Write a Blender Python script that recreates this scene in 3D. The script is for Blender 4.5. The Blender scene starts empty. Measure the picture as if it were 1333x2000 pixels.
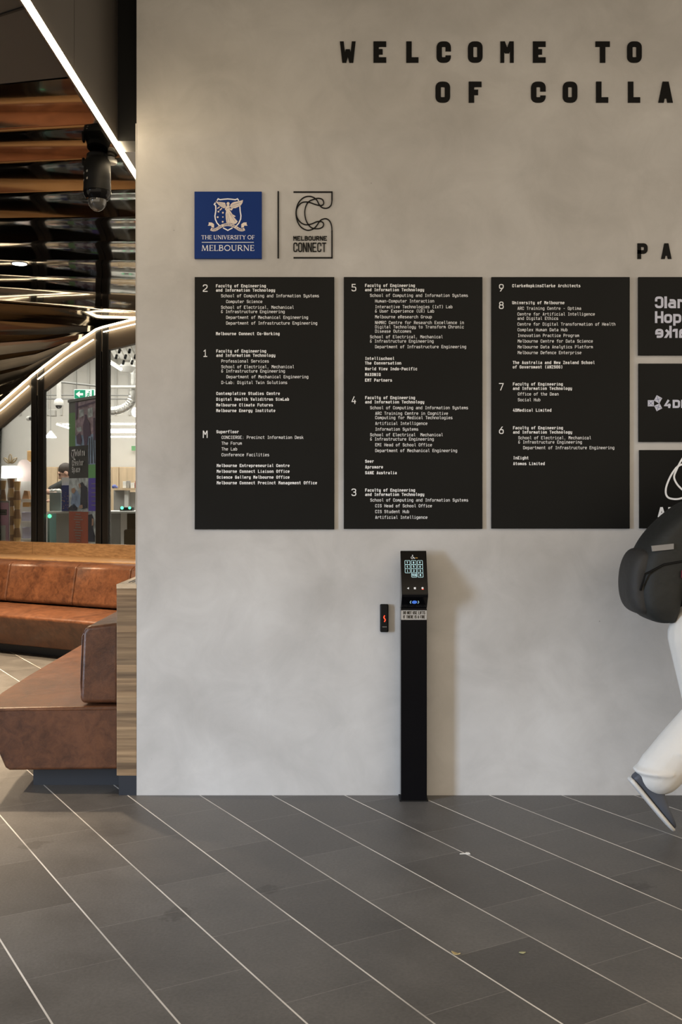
import bpy, bmesh, math, random
from mathutils import Vector, Matrix
random.seed(7)
C = bpy.context.scene.collection
SC = bpy.context.scene
CAM = Vector((0.0, -5.012, 1.43)); F = 2055.0; PX, PY = 660.0, 967.0
# ------------------------------------------------------------------ camera, world, large lights, exposure
cd = bpy.data.cameras.new('camera'); co = bpy.data.objects.new('camera', cd); C.objects.link(co)
co.location = CAM; co.rotation_euler = (math.pi/2, 0, 0)
cd.sensor_fit = 'VERTICAL'; cd.sensor_height = 36; cd.sensor_width = 24; cd.lens = F/2000*36
cd.shift_x = 6.5/2000; cd.shift_y = -33/2000; cd.clip_end = 200
SC.camera = co
SC.view_settings.view_transform = 'Standard'; SC.view_settings.look = 'None'
SC.view_settings.exposure = 0.0; SC.view_settings.gamma = 1.0; SC.view_settings.use_curve_mapping = False
SC.cycles.use_denoising = True
SC.cycles.max_bounces = 8; SC.cycles.glossy_bounces = 4; SC.cycles.transparent_max_bounces = 8
SC.cycles.sample_clamp_indirect = 6.0
w = bpy.data.worlds.new('world'); SC.world = w; w.use_nodes = True
w.node_tree.nodes['Background'].inputs[0].default_value = (1.0, 0.85, 0.66, 1)
w.node_tree.nodes['Background'].inputs[1].default_value = 1.42

def area(name, loc, target, sx, sy, power, col, spread=180):
    l = bpy.data.lights.new(name, 'AREA'); l.shape = 'RECTANGLE'; l.size = sx; l.size_y = sy
    l.energy = power; l.color = col; l.spread = math.radians(spread)
    o = bpy.data.objects.new(name, l); C.objects.link(o); o.location = loc
    o.rotation_euler = (Vector(target) - Vector(loc)).to_track_quat('-Z', 'Y').to_euler()
    return o
# daylight from the entrance glazing, low on the left in front of the wall
area('entrance_daylight', (-6.2, -4.35, 2.75), (0.6, 0, -0.7), 0.9, 1.5, 23, (0.62, 0.78, 1.0), 60)
area('low_wall_fill', (-6.2, -4.35, 1.0), (0.75, 0, -0.5), 0.9, 1.6, 21, (0.60, 0.77, 1.0), 36)  # added fill lamp to brighten the foot of the wall
# cafe ceiling lighting
area('cafe_light', (-3.6, 9.0, 3.75), (-3.6, 9.0, 0), 5.5, 3.5, 300, (1.0, 0.95, 0.87))

# ------------------------------------------------------------------ helpers
def at(px, py, d):
    return Vector(((px-PX)*d/F, d-5.012, 1.43-(py-PY)*d/F))
def wx(px, d=5.012): return (px-PX)*d/F
def wz(py, d=5.012): return 1.43-(py-PY)*d/F
CB, SB = math.cos(math.radians(30)), math.sin(math.radians(30))
def FP(a, b, z):                       # lounge frame turned 30 degrees: a along the rear bench, b away from the camera
    return Vector((CB*a + SB*b, -SB*a + CB*b - 5.012, z))
def fa(px, b):
    q = (px-PX)/F
    return (q*CB-SB)*b/(CB+SB*q)
def fd(px, b):
    a = fa(px, b); return -SB*a + CB*b

MATS = {}
def nd(nt, t, **k):
    n = nt.nodes.new(t)
    for a, b in k.items(): setattr(n, a, b)
    return n
def mat(name, col, rough=0.5, metal=0.0, emit=0.0, var=0.0, vs=6.0, bump=0.0, bs=60.0, coat=0.0, spec=0.5, ecol=None, stretch=(1, 1, 1), detail=4.0, rvar=0.0):
    m = bpy.data.materials.new(name); m.use_nodes = True; nt = m.node_tree
    p = nt.nodes['Principled BSDF']
    p.inputs['Base Color'].default_value = (*col, 1); p.inputs['Roughness'].default_value = rough
    p.inputs['Metallic'].default_value = metal; p.inputs['Coat Weight'].default_value = coat
    p.inputs['Specular IOR Level'].default_value = spec
    if emit:
        p.inputs['Emission Color'].default_value = (*(ecol or col), 1); p.inputs['Emission Strength'].default_value = emit
    tc = nd(nt, 'ShaderNodeTexCoord'); mp = nd(nt, 'ShaderNodeMapping'); mp.inputs['Scale'].default_value = stretch
    nt.links.new(tc.outputs['Object'], mp.inputs[0])
    n = nd(nt, 'ShaderNodeTexNoise'); n.inputs['Scale'].default_value = vs; n.inputs['Detail'].default_value = detail
    nt.links.new(mp.outputs[0], n.inputs['Vector'])
    mx = nd(nt, 'ShaderNodeMix', data_type='RGBA')
    v = var if var else 0.03
    mx.inputs['A'].default_value = (*[c*(1-v) for c in col], 1); mx.inputs['B'].default_value = (*[min(1, c*(1+v)) for c in col], 1)
    rm = nd(nt, 'ShaderNodeMapRange'); rm.inputs[1].default_value = 0.3; rm.inputs[2].default_value = 0.7
    nt.links.new(n.outputs['Fac'], rm.inputs[0]); nt.links.new(rm.outputs[0], mx.inputs['Factor'])
    nt.links.new(mx.outputs['Result'], p.inputs['Base Color'])
    if rvar:
        r2 = nd(nt, 'ShaderNodeMapRange'); r2.inputs[3].default_value = rough-rvar; r2.inputs[4].default_value = rough+rvar
        nt.links.new(n.outputs['Fac'], r2.inputs[0]); nt.links.new(r2.outputs[0], p.inputs['Roughness'])
    if bump:
        b = nd(nt, 'ShaderNodeTexNoise'); b.inputs['Scale'].default_value = bs; b.inputs['Detail'].default_value = 5
        nt.links.new(mp.outputs[0], b.inputs['Vector'])
        bp = nd(nt, 'ShaderNodeBump'); bp.inputs['Strength'].default_value = bump; bp.inputs['Distance'].default_value = 0.01
        nt.links.new(b.outputs['Fac'], bp.inputs['Height']); nt.links.new(bp.outputs[0], p.inputs['Normal'])
    MATS[name] = m
    return m

class MB:
    def __init__(s): s.v = []; s.f = []
    def add(s, vs, fs):
        n = len(s.v); s.v += [Vector(x) for x in vs]; s.f += [tuple(i+n for i in f) for f in fs]; return s
    def hexa(s, p):
        return s.add(p, [(0, 3, 2, 1), (4, 5, 6, 7), (0, 1, 5, 4), (1, 2, 6, 5), (2, 3, 7, 6), (3, 0, 4, 7)])
    def box(s, x0, x1, y0, y1, z0, z1):
        return s.hexa([(x0, y0, z0), (x1, y0, z0), (x1, y1, z0), (x0, y1, z0), (x0, y0, z1), (x1, y0, z1), (x1, y1, z1), (x0, y1, z1)])
    def fbox(s, a0, a1, b0, b1, z0, z1):
        return s.hexa([FP(a0, b0, z0), FP(a1, b0, z0), FP(a1, b1, z0), FP(a0, b1, z0), FP(a0, b0, z1), FP(a1, b0, z1), FP(a1, b1, z1), FP(a0, b1, z1)])
    def prism(s, pts, vec):
        n = len(pts); vec = Vector(vec); pts = [Vector(p) for p in pts]
        s.add(pts + [p+vec for p in pts], [tuple(range(n-1, -1, -1)), tuple(range(n, 2*n))] + [(i, (i+1) % n, n+(i+1) % n, n+i) for i in range(n)]); return s
    def flat(s, pts):
        return s.add(pts, [tuple(range(len(pts)))])
    def lathe(s, prof, c=(0, 0, 0), ax=None, n=24):
        c = Vector(c); q = Vector(ax).normalized().to_track_quat('Z', 'Y').to_matrix() if ax is not None else Matrix.Identity(3)
        m = len(prof); vs = []
        for i in range(n):
            t = 2*math.pi*i/n
            for r, z in prof: vs.append(c + q @ Vector((max(r, 1e-5)*math.cos(t), max(r, 1e-5)*math.sin(t), z)))
        fs = [(i*m+k, ((i+1) % n)*m+k, ((i+1) % n)*m+k+1, i*m+k+1) for i in range(n) for k in range(m-1)]
        fs.append(tuple(i*m for i in range(n-1, -1, -1))); fs.append(tuple(i*m+m-1 for i in range(n)))
        return s.add(vs, fs)
    def cyl(s, p0, p1, r, n=20):
        p0, p1 = Vector(p0), Vector(p1); return s.lathe([(r, 0), (r, (p1-p0).length)], p0, p1-p0, n)
    def capsule(s, p0, p1, r0, r1, n=16):
        p0, p1 = Vector(p0), Vector(p1); L = (p1-p0).length; k = 5
        pr = [(r0*math.sin(math.pi/2*i/k), -r0*math.cos(math.pi/2*i/k)) for i in range(k+1)]
        pr += [(r1*math.cos(math.pi/2*i/k), L + r1*math.sin(math.pi/2*i/k)) for i in range(k+1)]
        return s.lathe(pr, p0, p1-p0, n)
    def ell(s, c, r, fr=None, n=20, m=12):
        c = Vector(c); fr = fr or (Vector((1, 0, 0)), Vector((0, 1, 0)), Vector((0, 0, 1))); vs = []
        for i in range(n):
            t = 2*math.pi*i/n
            for k in range(m+1):
                f = math.pi*k/m; e = max(math.sin(f), 1e-4)
                vs.append(c + fr[0]*r[0]*e*math.cos(t) + fr[1]*r[1]*e*math.sin(t) + fr[2]*r[2]*-math.cos(f))
        q = m+1
        fs = [(i*q+k, ((i+1) % n)*q+k, ((i+1) % n)*q+k+1, i*q+k+1) for i in range(n) for k in range(m)]
        fs.append(tuple(i*q for i in range(n-1, -1, -1))); fs.append(tuple(i*q+m for i in range(n)))
        return s.add(vs, fs)
    def tube(s, pts, r, n=10, closed=False):
        pts = [Vector(p) for p in pts]; N = len(pts); vs = []; up = Vector((0.13, 0.2, 1)).normalized()
        for i, p in enumerate(pts):
            a = pts[(i-1) % N] if (i or closed) else p; b = pts[(i+1) % N] if (i < N-1 or closed) else p
            t = (b-a).normalized(); x = t.cross(up)
            if x.length < 0.1: x = t.cross(Vector((1, 0, 0)))
            x.normalize(); y = t.cross(x).normalized(); up = -y if up.dot(-y) > 0 else y
            x = t.cross(up).normalized(); y = up
            rr = r[i] if isinstance(r, (list, tuple)) else r
            for k in range(n): vs.append(p + x*rr*math.cos(2*math.pi*k/n) + y*rr*math.sin(2*math.pi*k/n))
        fs = [(i*n+k, i*n+(k+1) % n, ((i+1) % N)*n+(k+1) % n, ((i+1) % N)*n+k) for i in range(N if closed else N-1) for k in range(n)]
        if not closed: fs += [tuple(range(n-1, -1, -1)), tuple((N-1)*n+k for k in range(n))]
        return s.add(vs, fs)
    def loft(s, rings):
        n = len(rings[0]); vs = [p for r in rings for p in r]
        fs = [(i*n+k, i*n+(k+1) % n, (i+1)*n+(k+1) % n, (i+1)*n+k) for i in range(len(rings)-1) for k in range(n)]
        fs += [tuple(range(n-1, -1, -1)), tuple((len(rings)-1)*n+k for k in range(n))]
        return s.add(vs, fs)
    def build(s, name, m, parent=None, bevel=0, seg=3, smooth=30, remesh=0, sub=0, sm=0):
        o0 = Vector(ORG[parent.name]) if parent else Vector((0, 0, 0))
        me = bpy.data.meshes.new(name); me.from_pydata([tuple(v-o0) for v in s.v], [], s.f)
        b = bmesh.new(); b.from_mesh(me); bmesh.ops.recalc_face_normals(b, faces=b.faces); b.to_mesh(me); b.free()
        if smooth:
            me.shade_smooth(); me.set_sharp_from_angle(angle=math.radians(smooth))
        me.materials.append(MATS[m] if isinstance(m, str) else m)
        o = bpy.data.objects.new(name, me); C.objects.link(o)
        if parent: o.parent = parent
        ORG[o.name] = o0
        if bevel:
            d = o.modifiers.new('bevel', 'BEVEL'); d.width = bevel; d.segments = seg; d.limit_method = 'ANGLE'; d.angle_limit = math.radians(40)
        if sub:
            d = o.modifiers.new('subdivision', 'SUBSURF'); d.levels = sub; d.render_levels = sub
        if remesh:
            d = o.modifiers.new('remesh', 'REMESH'); d.mode = 'VOXEL'; d.voxel_size = remesh; d.use_smooth_shade = True
            if sm:
                d = o.modifiers.new('smooth', 'SMOOTH'); d.iterations = sm; d.factor = 0.5
        return o
ORG = {}
def thing(name, label, cat, loc, group=None):
    o = bpy.data.objects.new(name, None); C.objects.link(o); o.location = loc; o.empty_display_size = 0.05
    ORG[o.name] = Vector(loc); o['label'] = label; o['category'] = cat
    if group: o['group'] = group
    return o
def tag(o, label, cat, group=None):
    o['label'] = label; o['category'] = cat
    if group: o['group'] = group
    return o
def struct(o): o['kind'] = 'structure'; return o

# ------------------------------------------------------------------ lettering: a stroke font on a 4 x 7 grid (x height 5)
G = {
'A': '.25,0 1.9,7;3.75,0 2.1,7;.9,1.9 3.1,1.9', 'B': '0,0 0,7 3.8,7~ 3.8,3.7~ 0,3.7;0,3.7 4,3.7~ 4,0~ 0,0', 'C': '4,5 4,7~ 0,7~ 0,0~ 4,0~ 4,2',
'D': '*0,0 0,7 4,7~ 4,0~', 'E': '4,7 0,7 0,0 4,0;0,3.6 3.5,3.6', 'F': '4,7 0,7 0,0;0,3.4 3.6,3.4', 'G': '4,5.2 4,7~ 0,7~ 0,0~ 4,0~ 4,3.3 2.2,3.3',
'H': '0,0 0,7;4,0 4,7;0,3.5 4,3.5', 'I': '.4,7 3.6,7;2,7 2,0;.4,0 3.6,0', 'J': '3.8,7 3.8,0~ 0,0~ 0,2', 'K': '0,0 0,7;3.9,7 0,3.1;1.3,4.2 4,0',
'L': '.2,7 .2,0 4,0', 'M': '0,0 0,7;4,0 4,7;.2,7 2,3;3.8,7 2,3', 'N': '0,0 0,7;4,0 4,7;.15,7 3.85,0', 'O': '*0,0~ 4,0~ 4,7~ 0,7~', 'P': '0,0 0,7 4,7~ 4,3~ 0,3',
'Q': '*0,0~ 4,0~ 4,7~ 0,7~;2.4,1.8 4.2,-.6', 'R': '0,0 0,7 4,7~ 4,3.4~ 0,3.4;2,3.4 4,0', 'S': '4,5.4 4,7~ 0,7~ 0,3.6~ 4,3.6~ 4,0~ 0,0~ 0,1.7',
'T': '0,7 4,7;2,7 2,0', 'U': '0,7 0,0~ 4,0~ 4,7', 'V': '.1,7 1.9,0;3.9,7 2.1,0', 'W': '0,7 .8,0;.85,0 1.95,4.6;2.05,4.6 3.15,0;3.2,0 4,7', 'X': '0,0 4,7;0,7 4,0', 'Y': '0,7 2,3.2 4,7;2,3.2 2,0',
'Z': '0,7 4,7 0,0 4,0',
'a': '.3,5 3.7,5~ 3.7,0;3.7,2.9 0,2.9~ 0,0~ 3.7,0', 'b': '0,7.3 0,0 3.8,0~ 3.8,5~ 0,5', 'c': '3.8,3.7 3.8,5~ 0,5~ 0,0~ 3.8,0~ 3.8,1.3',
'd': '3.8,7.3 3.8,0 0,0~ 0,5~ 3.8,5', 'e': '.1,2.5 3.8,2.5 3.8,5~ 0,5~ 0,0~ 3.6,0', 'f': '4,7.2 1.6,7.2~ 1.6,0;0,5 3.8,5',
'g': '3.8,.2 0,.2~ 0,5~ 3.8,5 3.8,-2~ .3,-2', 'h': '0,7.3 0,0;0,5 3.8,5~ 3.8,0', 'i': '.5,5 2,5 2,0;.3,0 3.8,0;2,6.4 2,7.5', 'j': '.8,5 2.6,5 2.6,-2~ .2,-2;2.6,6.4 2.6,7.5',
'k': '0,7.3 0,0;3.6,5 .5,2.5;1.4,3 3.9,0', 'l': '.4,7.3 2,7.3 2,0~ 3.9,0', 'm': '0,0 0,5 4,5~ 4,0;2,5 2,.8', 'n': '0,0 0,5 3.8,5~ 3.8,0', 'o': '*0,0~ 3.8,0~ 3.8,5~ 0,5~',
'p': '0,-2 0,5 3.8,5~ 3.8,0~ 0,0', 'q': '3.8,-2 3.8,5 0,5~ 0,0~ 3.8,0', 'r': '.4,0 .4,5 3.9,5~ 3.9,3.7', 's': '3.6,5 .1,5~ .1,2.6~ 3.8,2.6~ 3.8,0~ 0,0',
't': '1.4,7 1.4,0~ 3.8,0;0,5 3.7,5', 'u': '0,5 0,0~ 3.8,0;3.8,5 3.8,0', 'v': '.1,5 1.9,0;3.9,5 2.1,0', 'w': '0,5 .8,0;.85,0 1.95,3.4;2.05,3.4 3.15,0;3.2,0 4,5', 'x': '.1,0 3.9,5;.1,5 3.9,0',
'y': '0,5 0,.2~ 3.8,.2;3.8,5 3.8,-2~ .4,-2', 'z': '.2,5 3.7,5 .2,0 3.8,0',
'1': '.4,5.4 2,7 2,0;.2,0 3.9,0', '2': '0,5.2 0,7~ 4,7~ 4,4~ 0,.9 0,0 4,0', '3': '0,5.6 0,7~ 3.9,7~ 3.9,3.7~ 1.4,3.7;1.4,3.7 4,3.7~ 4,0~ 0,0~ 0,1.5',
'4': '2.2,7 0,1.9 4.2,1.9;3,3.8 3,0', '5': '3.8,7 .3,7 .2,4.2 4,4.2~ 4,0~ 0,0~ 0,1.4', '6': '3.1,7 .35,3.3;*0,4.2~ 4,4.2~ 4,0~ 0,0~', '7': '0,7 4,7 1.3,0',
'8': '*.2,7~ 3.8,7~ 3.8,3.8~ .2,3.8~;*0,3.8~ 4,3.8~ 4,0~ 0,0~', '9': '.9,0 3.65,3.7;*0,2.8~ 4,2.8~ 4,7~ 0,7~',
',': '2,.9 1.5,-1.2', '.': '2,0 2,1', '-': '.5,3 3.5,3', ':': '2,0 2,1;2,3.8 2,4.8', '(': '3,8 1.4,6.4~ 1.4,.6~ 3,-1', ')': '1,8 2.6,6.4~ 2.6,.6~ 1,-1',
'&': '3.4,5.8 3.4,7~ .5,7~ .5,3.8~ 2,3.8;1,3.8 0,3.8~ 0,0~ 3.4,0~ 3.4,2.6;2.4,2.6 4.2,2.6', '/': '0,0 4,7'}
def rnd(pts, closed, R=1.6):
    out = []; n = len(pts)
    for i, (x, y, r) in enumerate(pts):
        p = Vector((x, y))
        if not r or (not closed and i in (0, n-1)): out.append(p); continue
        a = Vector(pts[(i-1) % n][:2]); b = Vector(pts[(i+1) % n][:2])
        ra = a-p; rb = b-p
        la = ra.length*(0.5 if pts[(i-1) % n][2] else 0.95); lb = rb.length*(0.5 if pts[(i+1) % n][2] else 0.95)
        q = min(R, la, lb); p0 = p+ra.normalized()*q; p1 = p+rb.normalized()*q
        for k in range(6):
            t = k/5; out.append(p0*(1-t)**2 + p*2*t*(1-t)*1.0 + p1*t*t)
    return out
def offset(pts, hw, closed):
    n = len(pts); L = []; Rr = []
    clean = [pts[0]]
    for p in pts[1:]:
        if (p-clean[-1]).length > 1e-7: clean.append(p)
    if closed and (clean[0]-clean[-1]).length < 1e-7: clean.pop()
    pts = clean; n = len(pts)
    for i, p in enumerate(pts):
        a = pts[(i-1) % n] if (i or closed) else None; b = pts[(i+1) % n] if (i < n-1 or closed) else None
        t1 = (p-a).normalized() if a is not None else None; t2 = (b-p).normalized() if b is not None else None
        if t1 is None: t1 = t2
        if t2 is None: t2 = t1
        m = t1+t2
        if m.length < 1e-3: m = t1
        m.normalize(); nn = Vector((-m.y, m.x)); c = max(0.62, abs(nn.dot(Vector((-t1.y, t1.x)))))
        L.append(p+nn*hw/c); Rr.append(p-nn*hw/c)
    return L, Rr
def ribbon(mb, pts, w_, fr, th=0.0, closed=False):
    """A stroke of width w_ along 2-D points, placed by fr(u, v, h) -> 3-D; th is how far it stands out."""
    L, R = offset([Vector(p) for p in pts], w_/2, closed); n = len(L)
    rg = range(n if closed else n-1)
    if th == 0:
        up = [3.6e-5*i/max(1, n-1) for i in range(n)]                    # the paint rises a hair along a stroke where it crosses itself
        mb.add([fr(p.x, p.y, up[i]) for i, p in enumerate(L)] + [fr(p.x, p.y, up[i]) for i, p in enumerate(R)], [(i, (i+1) % n, n+(i+1) % n, n+i) for i in rg]); return
    vs = [fr(p.x, p.y, h) for h in (0, th) for q in (L, R) for p in q]
    fs = []
    for i in rg:
        j = (i+1) % n
        fs += [(i, j, n+j, n+i), (2*n+i, 3*n+i, 3*n+j, 2*n+j), (i, 2*n+i, 2*n+j, j), (n+i, n+j, 3*n+j, 3*n+i)]
    if not closed: fs += [(0, n, 3*n, 2*n), (n-1, 3*n-1, 4*n-1, 2*n-1)]
    mb.add(vs, fs)
STEP = [0]
def glyph(mb, ch, x, y, gw, cap, sw, fr, th=0.0, mirror=False):
    if ch not in G: return
    for st in G[ch].split(';'):
        cl = st.startswith('*'); st = st.lstrip('*'); P = []
        for q in st.split():
            r = q.endswith('~'); a, b = q.rstrip('~').split(','); P.append((float(a), float(b), r))
        U = rnd(P, cl)
        X = lambda u: x + sw/2 + ((4-u) if mirror else u)/4*(gw-sw)
        Y = lambda v: y + (sw/2 + v/7*(cap-sw) if v >= 0 else sw/2 + v/7*(cap-sw))
        pts = [Vector((X(p.x), Y(p.y))) for p in U]
        STEP[0] = (STEP[0]+1) % 7; e = STEP[0]*4e-5
        if len(P) == 2 and abs(P[0][0]-P[1][0]) > 0.05 and abs(pts[0].y-pts[1].y) > 1.2*abs(pts[0].x-pts[1].x):   # a slanting stroke is cut level at its ends
            lv = lambda v, p: y if v == 0 else y+cap if v == 7 else Y(5)+sw/2 if v == 5 else p.y
            (xa, ya), (xb, yb) = (pts[0].x, lv(P[0][1], pts[0])), (pts[1].x, lv(P[1][1], pts[1])); q = sw/2*math.hypot(xb-xa, yb-ya)/abs(yb-ya)
            c4 = [(xa-q, ya), (xa+q, ya), (xb+q, yb), (xb-q, yb)]
            if th == 0: mb.flat([fr(a, b, e) for a, b in c4])
            else: mb.hexa([fr(a, b, 0) for a, b in c4] + [fr(a, b, th+e) for a, b in c4])
            continue
        if not cl and len(pts) > 1:                                  # square ends
            d0, d1 = (pts[0]-pts[1]), (pts[-1]-pts[-2])
            full = lambda p, d: (abs(d.y) > abs(d.x) and p[1] in (0, 5, 7, 7.3, -2)) or (abs(d.x) >= abs(d.y) and p[0] in (0, 4))
            if d0.length > 1e-6 and d1.length > 1e-6:
                p0 = pts[0]+d0.normalized()*sw*0.5 if full(P[0], d0) else pts[0]; p1 = pts[-1]+d1.normalized()*sw*0.5 if full(P[-1], d1) else pts[-1]
                pts = [p0] + pts[1:-1] + [p1]
        ribbon(mb, pts, sw, (lambda u, v, h, e=e: fr(u, v, h+e)) if th == 0 else (lambda u, v, h, e=e: fr(u, v, h+(e if h > 0 else 0))), th, cl)
def text(mb, s, x, y, cap, adv, gw, sw, fr, th=0.0, narrow_i=False):
    for ch in s:
        glyph(mb, ch, x + (adv-gw)/2, y, gw, cap, sw, fr, th); x += adv
    return x
def wall_frame(d, h0=0.0):             # pixel units of the wall plane -> a plane facing the camera at depth d
    def fr(u, v, h): return (wx(u, d), d-5.012-h0-h, wz(-v, d))
    return fr

# ------------------------------------------------------------------ materials
def plaster():
    m = bpy.data.materials.new('polished_plaster'); m.use_nodes = True; nt = m.node_tree; p = nt.nodes['Principled BSDF']
    tc = nd(nt, 'ShaderNodeTexCoord'); L = nt.links.new
    n1 = nd(nt, 'ShaderNodeTexNoise'); n1.inputs['Scale'].default_value = 1.6; n1.inputs['Detail'].default_value = 7; n1.inputs['Distortion'].default_value = 0.5
    n2 = nd(nt, 'ShaderNodeTexNoise'); n2.inputs['Scale'].default_value = 4.2; n2.inputs['Detail'].default_value = 9; n2.inputs['Distortion'].default_value = 0.7; n2.inputs['Roughness'].default_value = 0.66
    n3 = nd(nt, 'ShaderNodeTexNoise'); n3.inputs['Scale'].default_value = 46; n3.inputs['Detail'].default_value = 4
    for n in (n1, n2, n3): L(tc.outputs['Object'], n.inputs['Vector'])
    a = nd(nt, 'ShaderNodeMix', data_type='RGBA'); a.inputs['A'].default_value = (0.408, 0.392, 0.374, 1); a.inputs['B'].default_value = (0.535, 0.523, 0.508, 1)
    r1 = nd(nt, 'ShaderNodeMapRange'); r1.inputs[1].default_value = 0.3; r1.inputs[2].default_value = 0.7
    L(n1.outputs['Fac'], r1.inputs[0]); L(r1.outputs[0], a.inputs['Factor'])
    b = nd(nt, 'ShaderNodeMix', data_type='RGBA', blend_type='OVERLAY'); b.inputs['Factor'].default_value = 0.26
    r2 = nd(nt, 'ShaderNodeMapRange'); r2.inputs[1].default_value = 0.25; r2.inputs[2].default_value = 0.75; r2.inputs[3].default_value = 0.3; r2.inputs[4].default_value = 0.68
    L(n2.outputs['Fac'], r2.inputs[0])
    L(a.outputs['Result'], b.inputs['A']); L(r2.outputs[0], b.inputs['B'])
    # small dark pits
    v = nd(nt, 'ShaderNodeTexVoronoi'); v.inputs['Scale'].default_value = 5.5; L(tc.outputs['Object'], v.inputs['Vector'])
    lt = nd(nt, 'ShaderNodeMath', operation='LESS_THAN'); lt.inputs[1].default_value = 0.016; L(v.outputs['Distance'], lt.inputs[0])
    c = nd(nt, 'ShaderNodeMix', data_type='RGBA'); c.inputs['B'].default_value = (0.16, 0.14, 0.12, 1)
    mm = nd(nt, 'ShaderNodeMath', operation='MULTIPLY'); mm.inputs[1].default_value = 0.6; L(lt.outputs[0], mm.inputs[0])
    L(mm.outputs[0], c.inputs['Factor']); L(b.outputs['Result'], c.inputs['A']); L(c.outputs['Result'], p.inputs['Base Color'])
    bp = nd(nt, 'ShaderNodeBump'); bp.inputs['Strength'].default_value = 0.22; bp.inputs['Distance'].default_value = 0.006
    ad = nd(nt, 'ShaderNodeMath', operation='MULTIPLY_ADD'); ad.inputs[1].default_value = 0.25; L(n3.outputs['Fac'], ad.inputs[0]); L(n2.outputs['Fac'], ad.inputs[2])
    L(ad.outputs[0], bp.inputs['Height']); L(bp.outputs[0], p.inputs['Normal'])
    p.inputs['Roughness'].default_value = 0.62; p.inputs['Specular IOR Level'].default_value = 0.3
    MATS['plaster'] = m
plaster()
def tiles():
    m = bpy.data.materials.new('bluestone_tiles'); m.use_nodes = True; nt = m.node_tree; p = nt.nodes['Principled BSDF']; L = nt.links.new
    g = nd(nt, 'ShaderNodeNewGeometry')
    def dot(vx, vy, off):
        d = nd(nt, 'ShaderNodeVectorMath', operation='DOT_PRODUCT'); d.inputs[1].default_value = (vx, vy, 0); L(g.outputs['Position'], d.inputs[0])
        a = nd(nt, 'ShaderNodeMath', operation='ADD'); a.inputs[1].default_value = off; L(d.outputs['Value'], a.inputs[0]); return a
    BW, RH = 0.512, 0.298
    s = dot(0.504, -0.8637, -0.8637*5.012 + 0.072 + BW*40)
    t = dot(0.8637, 0.504, 0.504*5.012 - 1.065 + RH*40)
    cv = nd(nt, 'ShaderNodeCombineXYZ'); L(s.outputs[0], cv.inputs[0]); L(t.outputs[0], cv.inputs[1])
    br = nd(nt, 'ShaderNodeTexBrick'); br.offset = 0.5; br.offset_frequency = 2; br.squash = 1
    for k, v in (('Scale', 1), ('Mortar Size', 0.0011), ('Mortar Smooth', 0.0), ('Bias', 0.0), ('Brick Width', BW), ('Row Height', RH)): br.inputs[k].default_value = v
    br.inputs['Color1'].default_value = (0.082, 0.078, 0.075, 1); br.inputs['Color2'].default_value = (0.122, 0.117, 0.112, 1); br.inputs['Mortar'].default_value = (0.22, 0.21, 0.20, 1)
    L(cv.outputs[0], br.inputs['Vector'])
    n = nd(nt, 'ShaderNodeTexNoise'); n.inputs['Scale'].default_value = 3.2; n.inputs['Detail'].default_value = 8; n.inputs['Roughness'].default_value = 0.65; L(g.outputs['Position'], n.inputs['Vector'])
    n2 = nd(nt, 'ShaderNodeTexNoise'); n2.inputs['Scale'].default_value = 90; n2.inputs['Detail'].default_value = 3; L(g.outputs['Position'], n2.inputs['Vector'])
    ov = nd(nt, 'ShaderNodeMix', data_type='RGBA', blend_type='OVERLAY'); ov.inputs['Factor'].default_value = 0.55
    L(br.outputs['Color'], ov.inputs['A']); L(n.outputs['Fac'], ov.inputs['B'])
    ov2 = nd(nt, 'ShaderNodeMix', data_type='RGBA', blend_type='OVERLAY'); ov2.inputs['Factor'].default_value = 0.3
    L(ov.outputs['Result'], ov2.inputs['A']); L(n2.outputs['Fac'], ov2.inputs['B'])
    # damp marks
    vo = nd(nt, 'ShaderNodeTexVoronoi'); vo.inputs['Scale'].default_value = 1.7; vo.inputs['Randomness'].default_value = 1; L(g.outputs['Position'], vo.inputs['Vector'])
    nz = nd(nt, 'ShaderNodeTexNoise'); nz.inputs['Scale'].default_value = 26; nz.inputs['Detail'].default_value = 5; L(g.outputs['Position'], nz.inputs['Vector'])
    ma = nd(nt, 'ShaderNodeMath', operation='MULTIPLY_ADD'); ma.inputs[1].default_value = 0.22; L(nz.outputs['Fac'], ma.inputs[0]); L(vo.outputs['Distance'], ma.inputs[2])
    lt = nd(nt, 'ShaderNodeMapRange'); lt.inputs[1].default_value = 0.215; lt.inputs[2].default_value = 0.19; lt.inputs[3].default_value = 0; lt.inputs[4].default_value = 0.45; L(ma.outputs[0], lt.inputs[0])
    dm = nd(nt, 'ShaderNodeMix', data_type='RGBA', blend_type='MULTIPLY'); dm.inputs['B'].default_value = (0.35, 0.33, 0.32, 1)
    L(lt.outputs[0], dm.inputs['Factor']); L(ov2.outputs['Result'], dm.inputs['A'])
    # pale long joints
    dv = nd(nt, 'ShaderNodeMath', operation='DIVIDE'); dv.inputs[1].default_value = RH; L(t.outputs[0], dv.inputs[0])
    ad = nd(nt, 'ShaderNodeMath', operation='ADD'); ad.inputs[1].default_value = 0.5; L(dv.outputs[0], ad.inputs[0])
    fr = nd(nt, 'ShaderNodeMath', operation='FRACT'); L(ad.outputs[0], fr.inputs[0])
    sb = nd(nt, 'ShaderNodeMath', operation='SUBTRACT'); sb.inputs[1].default_value = 0.5; L(fr.outputs[0], sb.inputs[0])
    ab = nd(nt, 'ShaderNodeMath', operation='ABSOLUTE'); L(sb.outputs[0], ab.inputs[0])
    l2 = nd(nt, 'ShaderNodeMath', operation='LESS_THAN'); l2.inputs[1].default_value = 0.0029/RH; L(ab.outputs[0], l2.inputs[0])
    nj = nd(nt, 'ShaderNodeTexNoise'); nj.inputs['Scale'].default_value = 2.3; L(g.outputs['Position'], nj.inputs['Vector'])
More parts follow.
